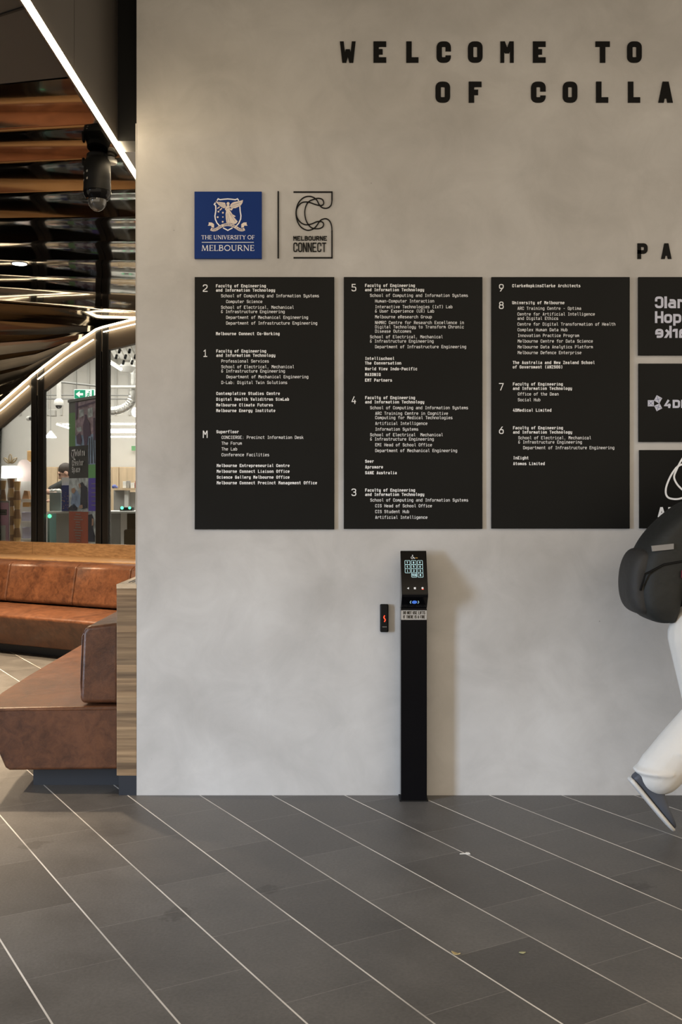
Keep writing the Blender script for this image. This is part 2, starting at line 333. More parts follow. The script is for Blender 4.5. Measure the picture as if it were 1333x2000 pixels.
    rj = nd(nt, 'ShaderNodeMapRange'); rj.inputs[1].default_value = 0.35; rj.inputs[2].default_value = 0.6; rj.inputs[3].default_value = 0.45; rj.inputs[4].default_value = 1; L(nj.outputs['Fac'], rj.inputs[0])
    mj = nd(nt, 'ShaderNodeMath', operation='MULTIPLY'); L(l2.outputs[0], mj.inputs[0]); L(rj.outputs[0], mj.inputs[1])
    jm = nd(nt, 'ShaderNodeMix', data_type='RGBA'); jm.inputs['B'].default_value = (0.74, 0.71, 0.67, 1)
    L(mj.outputs[0], jm.inputs['Factor']); L(dm.outputs['Result'], jm.inputs['A']); L(jm.outputs['Result'], p.inputs['Base Color'])
    rr = nd(nt, 'ShaderNodeMapRange'); rr.inputs[3].default_value = 0.33; rr.inputs[4].default_value = 0.62; L(n.outputs['Fac'], rr.inputs[0]); L(rr.outputs[0], p.inputs['Roughness'])
    bp = nd(nt, 'ShaderNodeBump'); bp.inputs['Strength'].default_value = 0.12; bp.inputs['Distance'].default_value = 0.004; L(n2.outputs['Fac'], bp.inputs['Height']); L(bp.outputs[0], p.inputs['Normal'])
    p.inputs['Specular IOR Level'].default_value = 0.45
    MATS['tiles'] = m
tiles()
def wood(name, c1, c2, axis, scale=1.0, rough=0.45, bands=0.0):
    """Timber grain running along axis 'x', 'a' (the rear bench direction) or laminated in z."""
    m = bpy.data.materials.new(name); m.use_nodes = True; nt = m.node_tree; p = nt.nodes['Principled BSDF']; L = nt.links.new
    g = nd(nt, 'ShaderNodeTexCoord'); mp = nd(nt, 'ShaderNodeMapping'); L(g.outputs['Object'], mp.inputs[0])
    if axis == 'a': mp.inputs['Rotation'].default_value = (0, 0, math.radians(30))
    mp.inputs['Scale'].default_value = (1.2*scale, 14*scale, 34*scale) if axis != 'y' else (14*scale, 1.2*scale, 34*scale)
    n = nd(nt, 'ShaderNodeTexNoise'); n.inputs['Scale'].default_value = 1.6; n.inputs['Detail'].default_value = 8; n.inputs['Roughness'].default_value = 0.62; n.inputs['Distortion'].default_value = 0.4
    L(mp.outputs[0], n.inputs['Vector'])
    cr = nd(nt, 'ShaderNodeValToRGB'); cr.color_ramp.elements[0].position = 0.3; cr.color_ramp.elements[1].position = 0.68
    cr.color_ramp.elements[0].color = (*c1, 1); cr.color_ramp.elements[1].color = (*c2, 1); L(n.outputs['Fac'], cr.inputs[0])
    out = cr.outputs[0]
    if bands:
        sx = nd(nt, 'ShaderNodeSeparateXYZ'); L(g.outputs['Object'], sx.inputs[0])
        q = nd(nt, 'ShaderNodeMath', operation='DIVIDE'); q.inputs[1].default_value = bands; L(sx.outputs[2], q.inputs[0])
        fl = nd(nt, 'ShaderNodeMath', operation='FLOOR'); L(q.outputs[0], fl.inputs[0])
        wn = nd(nt, 'ShaderNodeTexWhiteNoise', noise_dimensions='1D'); L(fl.outputs[0], wn.inputs['W'])
        rm = nd(nt, 'ShaderNodeMapRange'); rm.inputs[3].default_value = 0.55; rm.inputs[4].default_value = 1.12; L(wn.outputs['Value'], rm.inputs[0])
        ml = nd(nt, 'ShaderNodeVectorMath', operation='SCALE'); L(out, ml.inputs[0]); L(rm.outputs[0], ml.inputs['Scale']); out = ml.outputs[0]
    L(out, p.inputs['Base Color']); p.inputs['Roughness'].default_value = rough
    MATS[name] = m
wood('laminated_timber', (0.13, 0.075, 0.036), (0.36, 0.24, 0.13), 'x', 1.0, 0.5, 0.031)
wood('pale_timber_top', (0.50, 0.38, 0.25), (0.62, 0.49, 0.34), 'y', 1.0, 0.45)
wood('ledge_timber', (0.19, 0.105, 0.048), (0.37, 0.225, 0.11), 'a', 1.0, 0.42)
def leather(name, c1, c2, rough):
    m = bpy.data.materials.new(name); m.use_nodes = True; nt = m.node_tree; p = nt.nodes['Principled BSDF']; L = nt.links.new
    tc = nd(nt, 'ShaderNodeTexCoord')
    n = nd(nt, 'ShaderNodeTexNoise'); n.inputs['Scale'].default_value = 20; n.inputs['Detail'].default_value = 9; n.inputs['Roughness'].default_value = 0.72; n.inputs['Distortion'].default_value = 0.6
    n2 = nd(nt, 'ShaderNodeTexNoise'); n2.inputs['Scale'].default_value = 2.2; n2.inputs['Detail'].default_value = 3; n2.inputs['Distortion'].default_value = 1.0
    v = nd(nt, 'ShaderNodeTexVoronoi'); v.inputs['Scale'].default_value = 240
    for k in (n, n2, v): L(tc.outputs['Object'], k.inputs['Vector'])
    av = nd(nt, 'ShaderNodeMath', operation='MULTIPLY_ADD'); av.inputs[1].default_value = 0.6; L(n.outputs['Fac'], av.inputs[0])
    m2 = nd(nt, 'ShaderNodeMath', operation='MULTIPLY'); m2.inputs[1].default_value = 0.4; L(n2.outputs['Fac'], m2.inputs[0]); L(m2.outputs[0], av.inputs[2])
    cr = nd(nt, 'ShaderNodeValToRGB'); cr.color_ramp.elements[0].position = 0.36; cr.color_ramp.elements[1].position = 0.62
    cr.color_ramp.elements[0].color = (*c1, 1); cr.color_ramp.elements[1].color = (*c2, 1); L(av.outputs[0], cr.inputs[0]); L(cr.outputs[0], p.inputs['Base Color'])
    bp = nd(nt, 'ShaderNodeBump'); bp.inputs['Strength'].default_value = 0.18; bp.inputs['Distance'].default_value = 0.003; L(v.outputs['Distance'], bp.inputs['Height'])
    b2 = nd(nt, 'ShaderNodeBump'); b2.inputs['Strength'].default_value = 0.45; b2.inputs['Distance'].default_value = 0.02; L(n2.outputs['Fac'], b2.inputs['Height']); L(bp.outputs[0], b2.inputs['Normal']); L(b2.outputs[0], p.inputs['Normal'])
    p.inputs['Roughness'].default_value = rough; p.inputs['Specular IOR Level'].default_value = 0.4
    MATS[name] = m
leather('tan_leather', (0.036, 0.0130, 0.0065), (0.122, 0.048, 0.022), 0.38)
mat('black_panel', (0.0062, 0.0065, 0.0062), 0.5, spec=0.13, var=0.25, vs=2.0, rvar=0.06)
mat('letter_white', (0.80, 0.81, 0.83), 0.6)
mat('letter_black', (0.0065, 0.006, 0.0055), 0.55, spec=0.12)
mat('logo_lilac', (0.52, 0.54, 0.66), 0.6)
mat('sign_blue', (0.006, 0.030, 0.165), 0.5, spec=0.12)
mat('crest_cream', (0.72, 0.63, 0.56), 0.6)
mat('crest_white', (0.80, 0.80, 0.84), 0.6)
mat('gloss_black', (0.003, 0.003, 0.004), 0.10, spec=0.14)
mat('matt_black', (0.006, 0.006, 0.006), 0.5, spec=0.14)
mat('navy_plinth', (0.012, 0.016, 0.024), 0.5)
mat('screen_glass', (0.010, 0.0085, 0.007), 0.12, spec=0.2)
mat('key_line', (0.50, 0.75, 0.80), 0.5, emit=0.32, ecol=(0.42, 0.66, 0.72))
mat('reader_blue', (0.05, 0.16, 0.60), 0.4, emit=0.42, ecol=(0.10, 0.26, 0.95))
mat('plate_grey', (0.36, 0.34, 0.31), 0.5)
mat('led_red', (0.9, 0.05, 0.02), 0.4, emit=1.6, ecol=(1, 0.055, 0.015))
mat('amber', (0.7, 0.4, 0.1), 0.5, emit=0.3)
mat('dark_bronze', (0.085, 0.072, 0.060), 0.42, metal=0.3, var=0.12, vs=1.0)
mat('dark_soffit', (0.035, 0.031, 0.028), 0.55)
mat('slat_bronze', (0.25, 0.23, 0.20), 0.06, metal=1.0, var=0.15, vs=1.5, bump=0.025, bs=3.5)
mat('slat_bronze_dimmed', (0.13, 0.125, 0.115), 0.12, metal=1.0, var=0.15, vs=1.5, bump=0.05, bs=3.5)  # slat bronze darkened so the vault's reflections look dimmer
mat('mullion_metal', (0.022, 0.021, 0.021), 0.32, metal=0.4)
mat('fascia_bronze', (0.13, 0.105, 0.08), 0.55)
mat('led_warm', (1, 0.9, 0.72), 0.5, emit=10.0, ecol=(1.0, 0.80, 0.52))
mat('led_bulkhead', (1, 0.9, 0.72), 0.5, emit=42.0, ecol=(1.0, 0.80, 0.52))
mat('lamp_white', (1, 1, 1), 0.5, emit=9.0, ecol=(1.0, 0.97, 0.92))
mat('cafe_white', (0.74, 0.72, 0.68), 0.6)
mat('cafe_ceiling_white', (0.62, 0.61, 0.58), 0.6)
mat('cafe_grey', (0.40, 0.385, 0.36), 0.6)
mat('cafe_timber', (0.66, 0.50, 0.33), 0.5, var=0.12, vs=3, stretch=(6, 6, 0.6))
mat('duct_silver', (0.62, 0.61, 0.58), 0.32, metal=0.9, bump=0.5, bs=24)
mat('pipe_grey', (0.25, 0.25, 0.24), 0.5)
mat('exit_green', (0.02, 0.36, 0.20), 0.5, emit=0.45, ecol=(0.02, 0.42, 0.22))
mat('exit_white', (0.9, 0.95, 0.92), 0.5, emit=0.7, ecol=(0.9, 0.97, 0.94))
mat('sign_green', (0.17, 0.42, 0.20), 0.5)
mat('green_glow', (0.1, 0.9, 0.4), 0.4, emit=2.2, ecol=(0.10, 1.0, 0.42))
mat('banner_green', (0.145, 0.340, 0.111), 0.5); mat('banner_grey', (0.150, 0.158, 0.150), 0.5); mat('banner_black', (0.022, 0.022, 0.024), 0.5)
mat('banner_red', (0.510, 0.093, 0.037), 0.5); mat('banner_purple', (0.120, 0.072, 0.640), 0.5); mat('banner_blue', (0.345, 0.480, 0.780), 0.5, var=0.35, vs=9)
mat('banner_mauve', (0.442, 0.323, 0.408), 0.5, var=0.5, vs=14, detail=6); mat('banner_plum', (0.112, 0.056, 0.136), 0.5); mat('banner_skin', (0.588, 0.364, 0.266), 0.6)
mat('banner_navy', (0.022, 0.028, 0.062), 0.5, var=0.3, vs=12); mat('banner_leaf', (0.180, 0.540, 0.195), 0.5)
mat('banner_pale', (0.570, 0.630, 0.750), 0.5, var=0.5, vs=16, detail=6)
mat('box_sage', (0.17, 0.21, 0.19), 0.6); mat('box_navy', (0.033, 0.048, 0.210), 0.5); mat('box_gold', (0.45, 0.28, 0.18), 0.5)
mat('teal_glass', (0.15, 0.28, 0.26), 0.2); mat('recess_brown', (0.17, 0.125, 0.07), 0.6)
mat('cardboard_light', (0.743, 0.446, 0.176), 0.6, var=0.12, vs=8); mat('cardboard_dark', (0.311, 0.155, 0.061), 0.65, var=0.12, vs=8)
mat('sign_pink', (0.750, 0.405, 0.555), 0.55); mat('pale_pink', (0.62, 0.51, 0.48), 0.6); mat('paper_white', (0.80, 0.79, 0.76), 0.7)
mat('gold_ornament', (0.44, 0.33, 0.18), 0.45, metal=0.4)
mat('glass_dome', (0.05, 0.05, 0.05), 0.04, spec=0.8)
mat('skin', (0.55, 0.33, 0.24), 0.55, var=0.08, vs=12); mat('hair_dark', (0.035, 0.022, 0.016), 0.55, var=0.3, vs=60, bump=0.4, bs=120)
mat('eye_dark', (0.03, 0.02, 0.015), 0.2)
mat('tee_black', (0.020, 0.022, 0.021), 0.8, bump=0.2, bs=40)
mat('jacket_black', (0.026, 0.027, 0.028), 0.8, bump=0.3, bs=30)
mat('trouser_cream', (0.62, 0.60, 0.565), 0.85, var=0.05, vs=5, bump=0.35, bs=14)
mat('shoe_navy', (0.055, 0.062, 0.08), 0.6); mat('shoe_sole', (0.55, 0.54, 0.52), 0.6)
mat('pack_black', (0.009, 0.010, 0.009), 0.7, var=0.2, vs=10, bump=0.4, bs=25); mat('pack_grey', (0.020, 0.019, 0.018), 0.7, var=0.15, vs=10, bump=0.3, bs=40)
mat('pack_red', (0.20, 0.025, 0.035), 0.6); mat('pack_tape', (0.22, 0.21, 0.20), 0.6)
mat('leaf_dry', (0.55, 0.45, 0.24), 0.7, var=0.25, vs=60); mat('leaf_green', (0.45, 0.45, 0.25), 0.7, var=0.2, vs=60)
mat('box_blue_small', (0.12, 0.15, 0.42), 0.5); mat('blur_lavender', (0.50, 0.50, 0.66), 0.6)
def glass():
    m = bpy.data.materials.new('clear_glass'); m.use_nodes = True; nt = m.node_tree; nt.nodes.remove(nt.nodes['Principled BSDF'])
    t = nd(nt, 'ShaderNodeBsdfTransparent'); t.inputs[0].default_value = (0.95, 0.965, 0.955, 1)
    g = nd(nt, 'ShaderNodeBsdfGlossy'); g.inputs['Roughness'].default_value = 0.02
    fz = nd(nt, 'ShaderNodeFresnel'); fz.inputs[0].default_value = 1.35
    mx = nd(nt, 'ShaderNodeMixShader'); nt.links.new(fz.outputs[0], mx.inputs[0]); nt.links.new(t.outputs[0], mx.inputs[1]); nt.links.new(g.outputs[0], mx.inputs[2])
    nt.links.new(mx.outputs[0], nt.nodes['Material Output'].inputs[0]); MATS['glass'] = m
glass()

# ------------------------------------------------------------------ the setting
WX0 = wx(267)
o = struct(MB().box(-9, 6, -9, 15, -0.12, 0).build('floor', 'tiles', smooth=0))
o = struct(MB().box(WX0, 6, 0, 0.28, 0, 5.2).build('wall_back', 'plaster', smooth=0))
struct(MB().box(WX0-0.005, WX0, -0.0015, 0.28, 1.006, 3.2).build('trim_1', 'cafe_grey', smooth=0))
# dark bulkhead above the lounge opening, its face turned to the hall; joints between its panels
BX = -1.07; CZ = 3.15
b = MB()
ys = [-4.0, 3.21-5.012, 4.27-5.012, 5.11-5.012, 5.96-5.012, 6.8-5.012]
for i in range(len(ys)-1): b.box(BX-0.04, BX, ys[i]+0.004, ys[i+1]-0.004, CZ+0.0, 5.2)
b.box(BX-0.06, BX-0.03, -4.0, 1.79, CZ+0.02, 5.2)
struct(b.build('wall_left', 'dark_bronze', smooth=0))
struct(MB().box(BX+0.001, WX0-0.012, 0.10, 0.26, CZ+0.0, 5.2).build('trim_dark_gap', 'matt_black', smooth=0))  # black filler standing in for the dark gap beside the wall end
struct(MB().box(BX+0.002, 6, -2.8, -0.001, 4.35, 4.45).build('ceiling_shade', 'dark_soffit', smooth=0))  # unseen soffit added to shade the top of the wall
# lounge ceiling: flat dark panels in front, then glossy slats, then the vault that drops to the cafe front
KB = 9.15*CB                                     # cafe front plane
def zled(a):                                     # height of the cafe front's top edge along a
    ks = [(fa(-260, KB), 1.95), (fa(-120, KB), 2.13), (fa(0, KB), 2.397), (fa(63, KB), 2.672), (fa(130, KB), 2.915), (fa(195, KB), 3.104), (fa(267, KB), 3.157), (fa(420, KB), 3.19)]
    if a <= ks[0][0]: return ks[0][1]
    for (a0, z0), (a1, z1) in zip(ks, ks[1:]):
        if a <= a1: return z0 + (z1-z0)*(a-a0)/(a1-a0)
    return ks[-1][1]
rows = [(166, 145), (253, 242), (317, 308), (378, 372), (427, 425), (471, 472), (506, 509), (536, 544), (561, 572), (587, 601), (606, 634)]
def cpl(px, py): d = (CZ-1.43)*F/(PY-py); return Vector((wx(px, d), d-5.012))
lines = []
for yl, yr in rows:
    A, B = cpl(0, yl), cpl(225, yr); t = B-A
    A2 = A + t*(-1.9 - 0.0)/max(t.x, 0.2)*1.0 if t.x > 0.2 else A
    A2 = Vector((A.x-1.9, A.y + (-t.y/t.x*1.9 if abs(t.y/t.x) < 0.5 else 0.25)))
    B2 = A + t*((BX-A.x)/t.x) if t.x > 0 and (BX-A.x)/t.x < 1.6 else B + t*0.3
    lines.append((A2, A, B2))
cm = MB(); NX = 28
def pt(line, u):
    A2, A, B = line
    return A2.lerp(A, u/0.35) if u < 0.35 else A.lerp(B, (u-0.35)/0.65)
prof = [(0, 0), (0.17, 0.003), (0.19, 0.018), (0.4, 0.023), (0.6, 0.021), (0.8, 0.013), (0.97, 0.002)]
grid = []
for j in range(len(lines)-1):
    for v, h in prof:
        grid.append([(*pt(lines[j], i/NX).lerp(pt(lines[j+1], i/NX), v), CZ+h*(0.15 if j == len(lines)-2 else 1)) for i in range(NX+1)])
grid.append([(*pt(lines[-1], i/NX), CZ) for i in range(NX+1)])
nf = len(grid)
vs = [p for r in grid for p in r]
cm.add(vs, [(r*(NX+1)+i, r*(NX+1)+i+1, (r+1)*(NX+1)+i+1, (r+1)*(NX+1)+i) for r in range(nf-1) for i in range(NX)])
# the vault: twisted slats between the last ceiling line and the top edge of the cafe front
vg = []; amin, amax = fa(-300, KB), fa(430, KB)
NS = 6; top = []; bot = []
for i in range(NX+1):
    u = i/NX; T = pt(lines[-1], u); bot_a = amin + (fa(197, KB)-amin)*u
    top.append(Vector((T.x, T.y, CZ))); bot.append(FP(bot_a, KB-0.01, zled(bot_a)))
for s_ in range(NS):
    for qh, qv in ((0.0, 0.0), (0.3, 0.02), (0.55, 0.09), (0.78, 0.28), (0.93, 0.62)):
        row = []
        for i in range(NX+1):
            a_, b_ = top[i].lerp(bot[i], (s_+qh)/NS), top[i].lerp(bot[i], (s_+qv)/NS); row.append(Vector((a_.x, a_.y, b_.z)))
        vg.append(row)
vg.append(bot)
vm = MB(); vm.add([p for r in vg for p in r], [(r*(NX+1)+i, r*(NX+1)+i+1, (r+1)*(NX+1)+i+1, (r+1)*(NX+1)+i) for r in range(len(vg)-1) for i in range(NX)])
# right end between the last slat and the front
ce = MB(); e0 = Vector((*pt(lines[-1], 1.0), CZ)); e1 = Vector((*pt(lines[-1], 0.9), CZ))
ce.flat([e1, e0, FP(fa(267, KB), KB, zled(fa(267, KB))), FP(fa(195, KB), KB, zled(fa(195, KB)))])
ce.flat([Vector((BX, e0.y-0.3, CZ+0.01)), Vector((4, e0.y-0.3, CZ+0.01)), FP(fa(430, KB), KB, CZ+0.01), FP(fa(195, KB), KB, CZ+0.02)])
struct(ce.build('ceiling_end', 'dark_soffit', smooth=0))
struct(cm.build('ceiling', 'slat_bronze', smooth=24)); struct(vm.build('ceiling_vault', 'slat_bronze_dimmed', smooth=24))
f0 = lines[0]
b = MB()
b.prism([(BX-0.041, -4.0, CZ), (BX-0.041, f0[2].y-0.01, CZ), (f0[1].x, f0[1].y-0.01, CZ), (f0[0].x, f0[0].y-0.01, CZ), (-9, f0[0].y-0.01, CZ), (-9, -4.0, CZ)], (0, 0, 0.05))
for yy in (95, ):
    pass
b.prism([(f0[0].x, f0[0].y, CZ+0.08), (-9, f0[0].y, CZ+0.08), (-9, 6.5, CZ+0.08), (lines[-1][0].x, 6.5, CZ+0.08)], (0, 0, 0.04))
struct(b.build('ceiling_soffit', 'dark_soffit', smooth=0))
A, B = cpl(0, 29), cpl(62, 9); t = (B-A).normalized(); nn = Vector((-t.y, t.x))*0.006
q0, q1 = A-t*1.2, A+t*((BX-A.x)/t.x-0.01)
struct(MB().prism([(q0.x-nn.x, q0.y-nn.y, CZ-0.004), (q1.x-nn.x, q1.y-nn.y, CZ-0.004), (q1.x+nn.x, q1.y+nn.y, CZ-0.004), (q0.x+nn.x, q0.y+nn.y, CZ-0.004)], (0, 0, 0.004)).build('trim_3', 'matt_black', smooth=0))
struct(MB().box(-7.4, -7.3, -0.8, 6.4, 0, CZ+0.1).build('wall_lounge_left', 'dark_bronze', smooth=0))
# lid above the slats so no daylight leaks in
struct(MB().box(-9, BX-0.07, -4.0, 7.2, 3.55, 3.65).build('ceiling_slab', 'matt_black', smooth=0))

# cafe front: mullions with a groove, three panes, bronze fascia
mull_px = [(62, 87), (188, 213)]
def zt(a): return zled(a)
for k, (p0, p1) in enumerate(mull_px):
    a0, a1 = fa(p0, KB), fa(p1, KB); wd = a1-a0
    b = MB()
    def seg(u0, u1, b0, b1):
        A0, A1 = a0+wd*u0, a0+wd*u1
        b.hexa([FP(A0, b0, 0), FP(A1, b0, 0), FP(A1, b1, 0), FP(A0, b1, 0), FP(A0, b0, zt(A0)-0.01), FP(A1, b0, zt(A1)-0.01), FP(A1, b1, zt(A1)-0.01), FP(A0, b1, zt(A0)-0.01)])
    seg(0, 0.42, KB-0.012, KB+0.030); seg(0.42, 0.53, KB+0.012, KB+0.028); seg(0.53, 1.0, KB-0.012, KB+0.030)
    struct(b.build('window_frame_%d' % (k+1), 'mullion_metal', smooth=0, bevel=0.004, seg=2))
pan = [(-330, 62), (87, 188), (213, 430)]
for k, (p0, p1) in enumerate(pan):
    a0, a1 = fa(p0, KB), fa(p1, KB); n = 6; pts = [FP(a0, KB+0.01, 0.01), FP(a1, KB+0.01, 0.01)]
    for i in range(n+1):
        a = a1+(a0-a1)*i/n; pts.append(FP(a, KB+0.01, zled(a)-0.16))
    g = MB().prism(pts, FP(0, 0.012, 0)-FP(0, 0, 0)).build('window_%d' % (k+1), 'glass', smooth=0); struct(g)
b = MB()
aa = [fa(p, KB) for p in (-330, -200, -100, -50, 0, 35, 63, 95, 130, 165, 195, 230, 267, 340, 430)]
for a0, a1 in zip(aa, aa[1:]):
    b.hexa([FP(a0, KB-0.005, zled(a0)-0.24), FP(a1, KB-0.005, zled(a1)-0.24), FP(a1, KB+0.06, zled(a1)-0.24), FP(a0, KB+0.06, zled(a0)-0.24),
            FP(a0, KB-0.005, zled(a0)-0.0), FP(a1, KB-0.005, zled(a1)-0.0), FP(a1, KB+0.06, zled(a1)-0.0), FP(a0, KB+0.06, zled(a0)-0.0)])
struct(b.build('trim_4', 'fascia_bronze', smooth=0))
struct(MB().fbox(fa(-330, KB), fa(430, KB), KB+0.02, KB+0.10, 3.20, 4.4).build('wall_above_cafe_front', 'matt_black', smooth=0))
# cafe room
CY1 = 17.0-5.012
struct(MB().box(-9, 3, CY1, CY1+0.1, 0, 4.4).build('wall_cafe_back', 'cafe_white', smooth=0))
rb = MB()
for i in range(44): rb.box(-8+i*0.22, -8+i*0.22+0.035, CY1-0.03, CY1, 2.72, 4.2)
struct(rb.build('wall_cafe_ribs', 'cafe_ceiling_white', smooth=0))
struct(MB().box(-9, -8.9, 5.5, CY1, 0, 4.4).box(1.2, 1.3, 4.0, CY1, 0, 4.4).build('wall_cafe_sides', 'cafe_white', smooth=0))
b = MB().box(-9, 3, 4.0, CY1+0.1, 4.2, 4.4)
for i in range(24): b.box(-8.5+i*0.4, -8.5+i*0.4+0.10, 6.4, CY1-0.05, 4.02, 4.2)
struct(b.build('ceiling_cafe', 'cafe_ceiling_white', smooth=0))

# ------------------------------------------------------------------ light strips, ceiling fittings
def strip(name, label, pts, r, group=None, rail=None, lm='led_warm'):
    c = pts[len(pts)//2]; t = thing(name, label, 'light', tuple(c), group)
    MB().tube(pts, r, 8).build('diffuser', lm, t)
    if rail: rail.build('mounting_channel', 'dark_bronze', t, smooth=0)
    return t
pts = []
for px_, py_ in ((40, -34), (62, 0), (90, 45), (120, 96), (150, 148), (180, 199), (205, 243), (230, 287), (250, 322), (265, 340)):
    d = (CZ-0.01-1.43)*F/(PY-py_); pts.append(Vector((BX-0.006, d-5.012, CZ-0.012)))
pts = [Vector((BX-0.006, -2.6, CZ-0.012)), Vector((BX-0.006, -1.9, CZ-0.012))] + pts[1:] + [Vector((BX-0.006, 1.1, CZ-0.012))]
strip('strip_light', 'warm white light strip under the dark bulkhead, running down to the wall edge', pts, 0.011,
      rail=MB().box(BX-0.024, BX-0.018, -2.6, 1.1, CZ-0.022, CZ), lm='led_bulkhead')
def front_strip(dz, p0, p1, n=30, off=-0.03):
    a0, a1 = fa(p0, KB), fa(p1, KB)
    return [FP(a0+(a1-a0)*i/n, KB+off, zled(a0+(a1-a0)*i/n)+dz) for i in range(n+1)]
strip('strip_light', 'upper warm light strip above the cafe glass front', front_strip(-0.010, -300, 400, 60), 0.010, 'light strips above the glass front')
t = thing('strip_light', 'lower warm glowing line above the cafe glass front, broken by the dark posts', 'light', tuple(FP(fa(130, KB), KB, zled(fa(130, KB))-0.1)), 'light strips above the glass front')
for p0, p1 in ((-300, 61), (78, 187), (206, 400)):
    MB().tube(front_strip(-0.095 if p0 < 200 else -0.06, p0, p1, 24), 0.006, 8).build('diffuser', 'led_warm', t)  # glowing line under the strip, cut at the posts
# downlights in the lounge ceiling
def downlight(loc, label, power, spot=115):
    t = thing('downlight', label, 'light', tuple(loc), 'round downlights in the slatted ceiling')
    MB().lathe([(0.045, -0.004), (0.062, -0.006), (0.064, 0.0), (0.045, 0.0)], loc, (0, 0, 1), 28).build('trim_ring', 'dark_bronze', t)
    MB().lathe([(0.0, -0.003), (0.052, -0.008), (0.052, 0.0), (0.0, 0.0)], loc, (0, 0, 1), 28).build('lens', 'lamp_white', t)
    l = bpy.data.lights.new('downlight_lamp', 'SPOT'); l.energy = power; l.spot_size = math.radians(spot); l.spot_blend = 0.7; l.color = (1.0, 0.76, 0.50); l.shadow_soft_size = 0.06
    o = bpy.data.objects.new('downlight_lamp', l); C.objects.link(o); o.location = (loc[0], loc[1], loc[2]-0.04); o.parent = t; o.location = (0, 0, -0.04)
dd = (CZ-1.43)*F/(PY-515)
downlight(Vector((wx(38, dd), dd-5.012, CZ+0.004)), 'small round downlight glowing in the slatted ceiling left of the dome camera', 160)
EXTRA_DOWNLIGHTS = [(-4.0, 2.55, 800), (-3.9, 0.3, 620), (-2.9, 2.25, 800), (-3.6, 3.75, 650)]  # unseen; the third is put in to brighten the benches
for x, y, pw in EXTRA_DOWNLIGHTS:
    downlight(Vector((x, y, CZ-0.002)), 'unseen round downlight of the lounge ceiling beyond the left edge of the picture', pw)
# dome camera
d = 5.30; k = F/d; cx, cy = wx(190, d), d-5.012
def cz(py): return wz(py, d)
t = thing('dome_camera', 'black pendant dome security camera under the slatted ceiling', 'camera', (cx, cy, CZ))
ctr = (cx, cy, 0)
MB().lathe([(0.045, CZ), (0.052, CZ-0.006), (0.052, cz(308)), (0.058, cz(312)), (0.02, cz(313))], ctr, None, 28).build('mount', 'matt_black', t)
MB().lathe([(0.02, cz(311)), (0.058, cz(312)), (0.066, cz(317)), (0.068, cz(352)), (0.0675, cz(354)), (0.068, cz(356)), (0.069, cz(374)), (0.06, cz(376))], ctr, None, 36).build('housing', 'matt_black', t, smooth=40)
MB().lathe([(0.060, cz(373)), (0.070, cz(375)), (0.069, cz(382)), (0.056, cz(390)), (0.04, cz(391))], ctr, None, 36).build('collar_ring', 'gloss_black', t, smooth=40)
MB().ell((cx, cy, cz(391)), (0.047, 0.047, 0.056), n=28, m=18).build('dome', 'glass_dome', t)
for py_ in (341, 355):
    MB().hexa([(cx-0.062, cy-0.030, cz(py_+2.5)), (cx-0.036, cy-0.060, cz(py_+1)), (cx-0.033, cy-0.056, cz(py_+1)), (cx-0.060, cy-0.026, cz(py_+2.5)),
               (cx-0.062, cy-0.030, cz(py_-1)), (cx-0.036, cy-0.060, cz(py_-3)), (cx-0.033, cy-0.056, cz(py_-3)), (cx-0.060, cy-0.026, cz(py_-1))]).build('label_sticker', 'plate_grey' if py_ > 350 else 'pipe_grey', t, smooth=0)
MB().capsule((cx-0.067, cy-0.01, cz(322)), (cx-0.067, cy-0.01, cz(312)), 0.008, 0.008, 10).build('bracket', 'matt_black', t)
# smoke detector
d = 5.36; t = thing('smoke_detector', 'small white smoke detector on the ceiling above the dome camera', 'detector', (wx(216, d), d-5.012, CZ))
MB().lathe([(0.022, 0.0), (0.022, -0.012), (0.0, -0.012)][::-1], (wx(216, d), d-5.012, CZ), None, 24).build('base', 'paper_white', t)
MB().lathe([(0.012, -0.036), (0.030, -0.033), (0.034, -0.024), (0.033, -0.014), (0.018, -0.011)], (wx(216, d), d-5.012, CZ), None, 28).build('cover', 'paper_white', t, smooth=50)

# ------------------------------------------------------------------ lettering on the wall
def raised(ch, x0, x1, y0, y1, label, sw):
    gw, cap = x1-x0, y1-y0
    mb = MB(); d = 5.0
    glyph(mb, ch, x0, -y1, gw, cap, sw, wall_frame(5.012, 0.0), 0.005)
    o = mb.build('raised_letter', 'letter_black', None, smooth=0)
    c = sum(mb.v, Vector())/len(mb.v); o.location = (c.x, 0, c.z)
    for v in o.data.vertices: v.co -= o.location
    return tag(o, label, 'letter', 'raised black letters on the plaster wall')
T4 = lambda a: 640 + a/1.9235
row1 = [('W', 47, 106, 'first letter of the upper line'), ('E', 173, 221, 'between W and L in the upper line'), ('L', 295, 342, 'between E and C in the upper line'), ('C', 410, 464, 'between L and O in the upper line'),
        ('O', 528, 583, 'between C and M in the upper line'), ('M', 650, 700, 'in the upper line'), ('E', 772, 820, 'right after M in the upper line'), ('T', 1007, 1061, 'in the upper line'), ('O', 1126, 1181, 'last letter of the upper line')]
row2 = [('O', 406, 461, 'first letter of the second line'), ('F', 531, 579, 'in the second line'), ('C', 765, 820, 'in the second line'), ('O', 884, 939, 'right after C in the second line'),
        ('L', 1008, 1055, 'first of the two L in the second line'), ('L', 1128, 1175, 'second of the two L in the second line'), ('A', 1241, 1300, 'last letter of the second line')]
for row, y0, y1 in ((row1, 81.5, 123), (row2, 160, 201)):
    for ch, a, b_, l in row:
        raised(ch, T4(a), T4(b_), y0, y1, 'raised black capital %s, %s on the wall' % (ch, l), 10.5 if ch not in 'MW' else 7.4)
raised('P', 1245.6, 1265.4, 475.6, 506, 'smaller raised black capital P above the upper logo panel', 7)
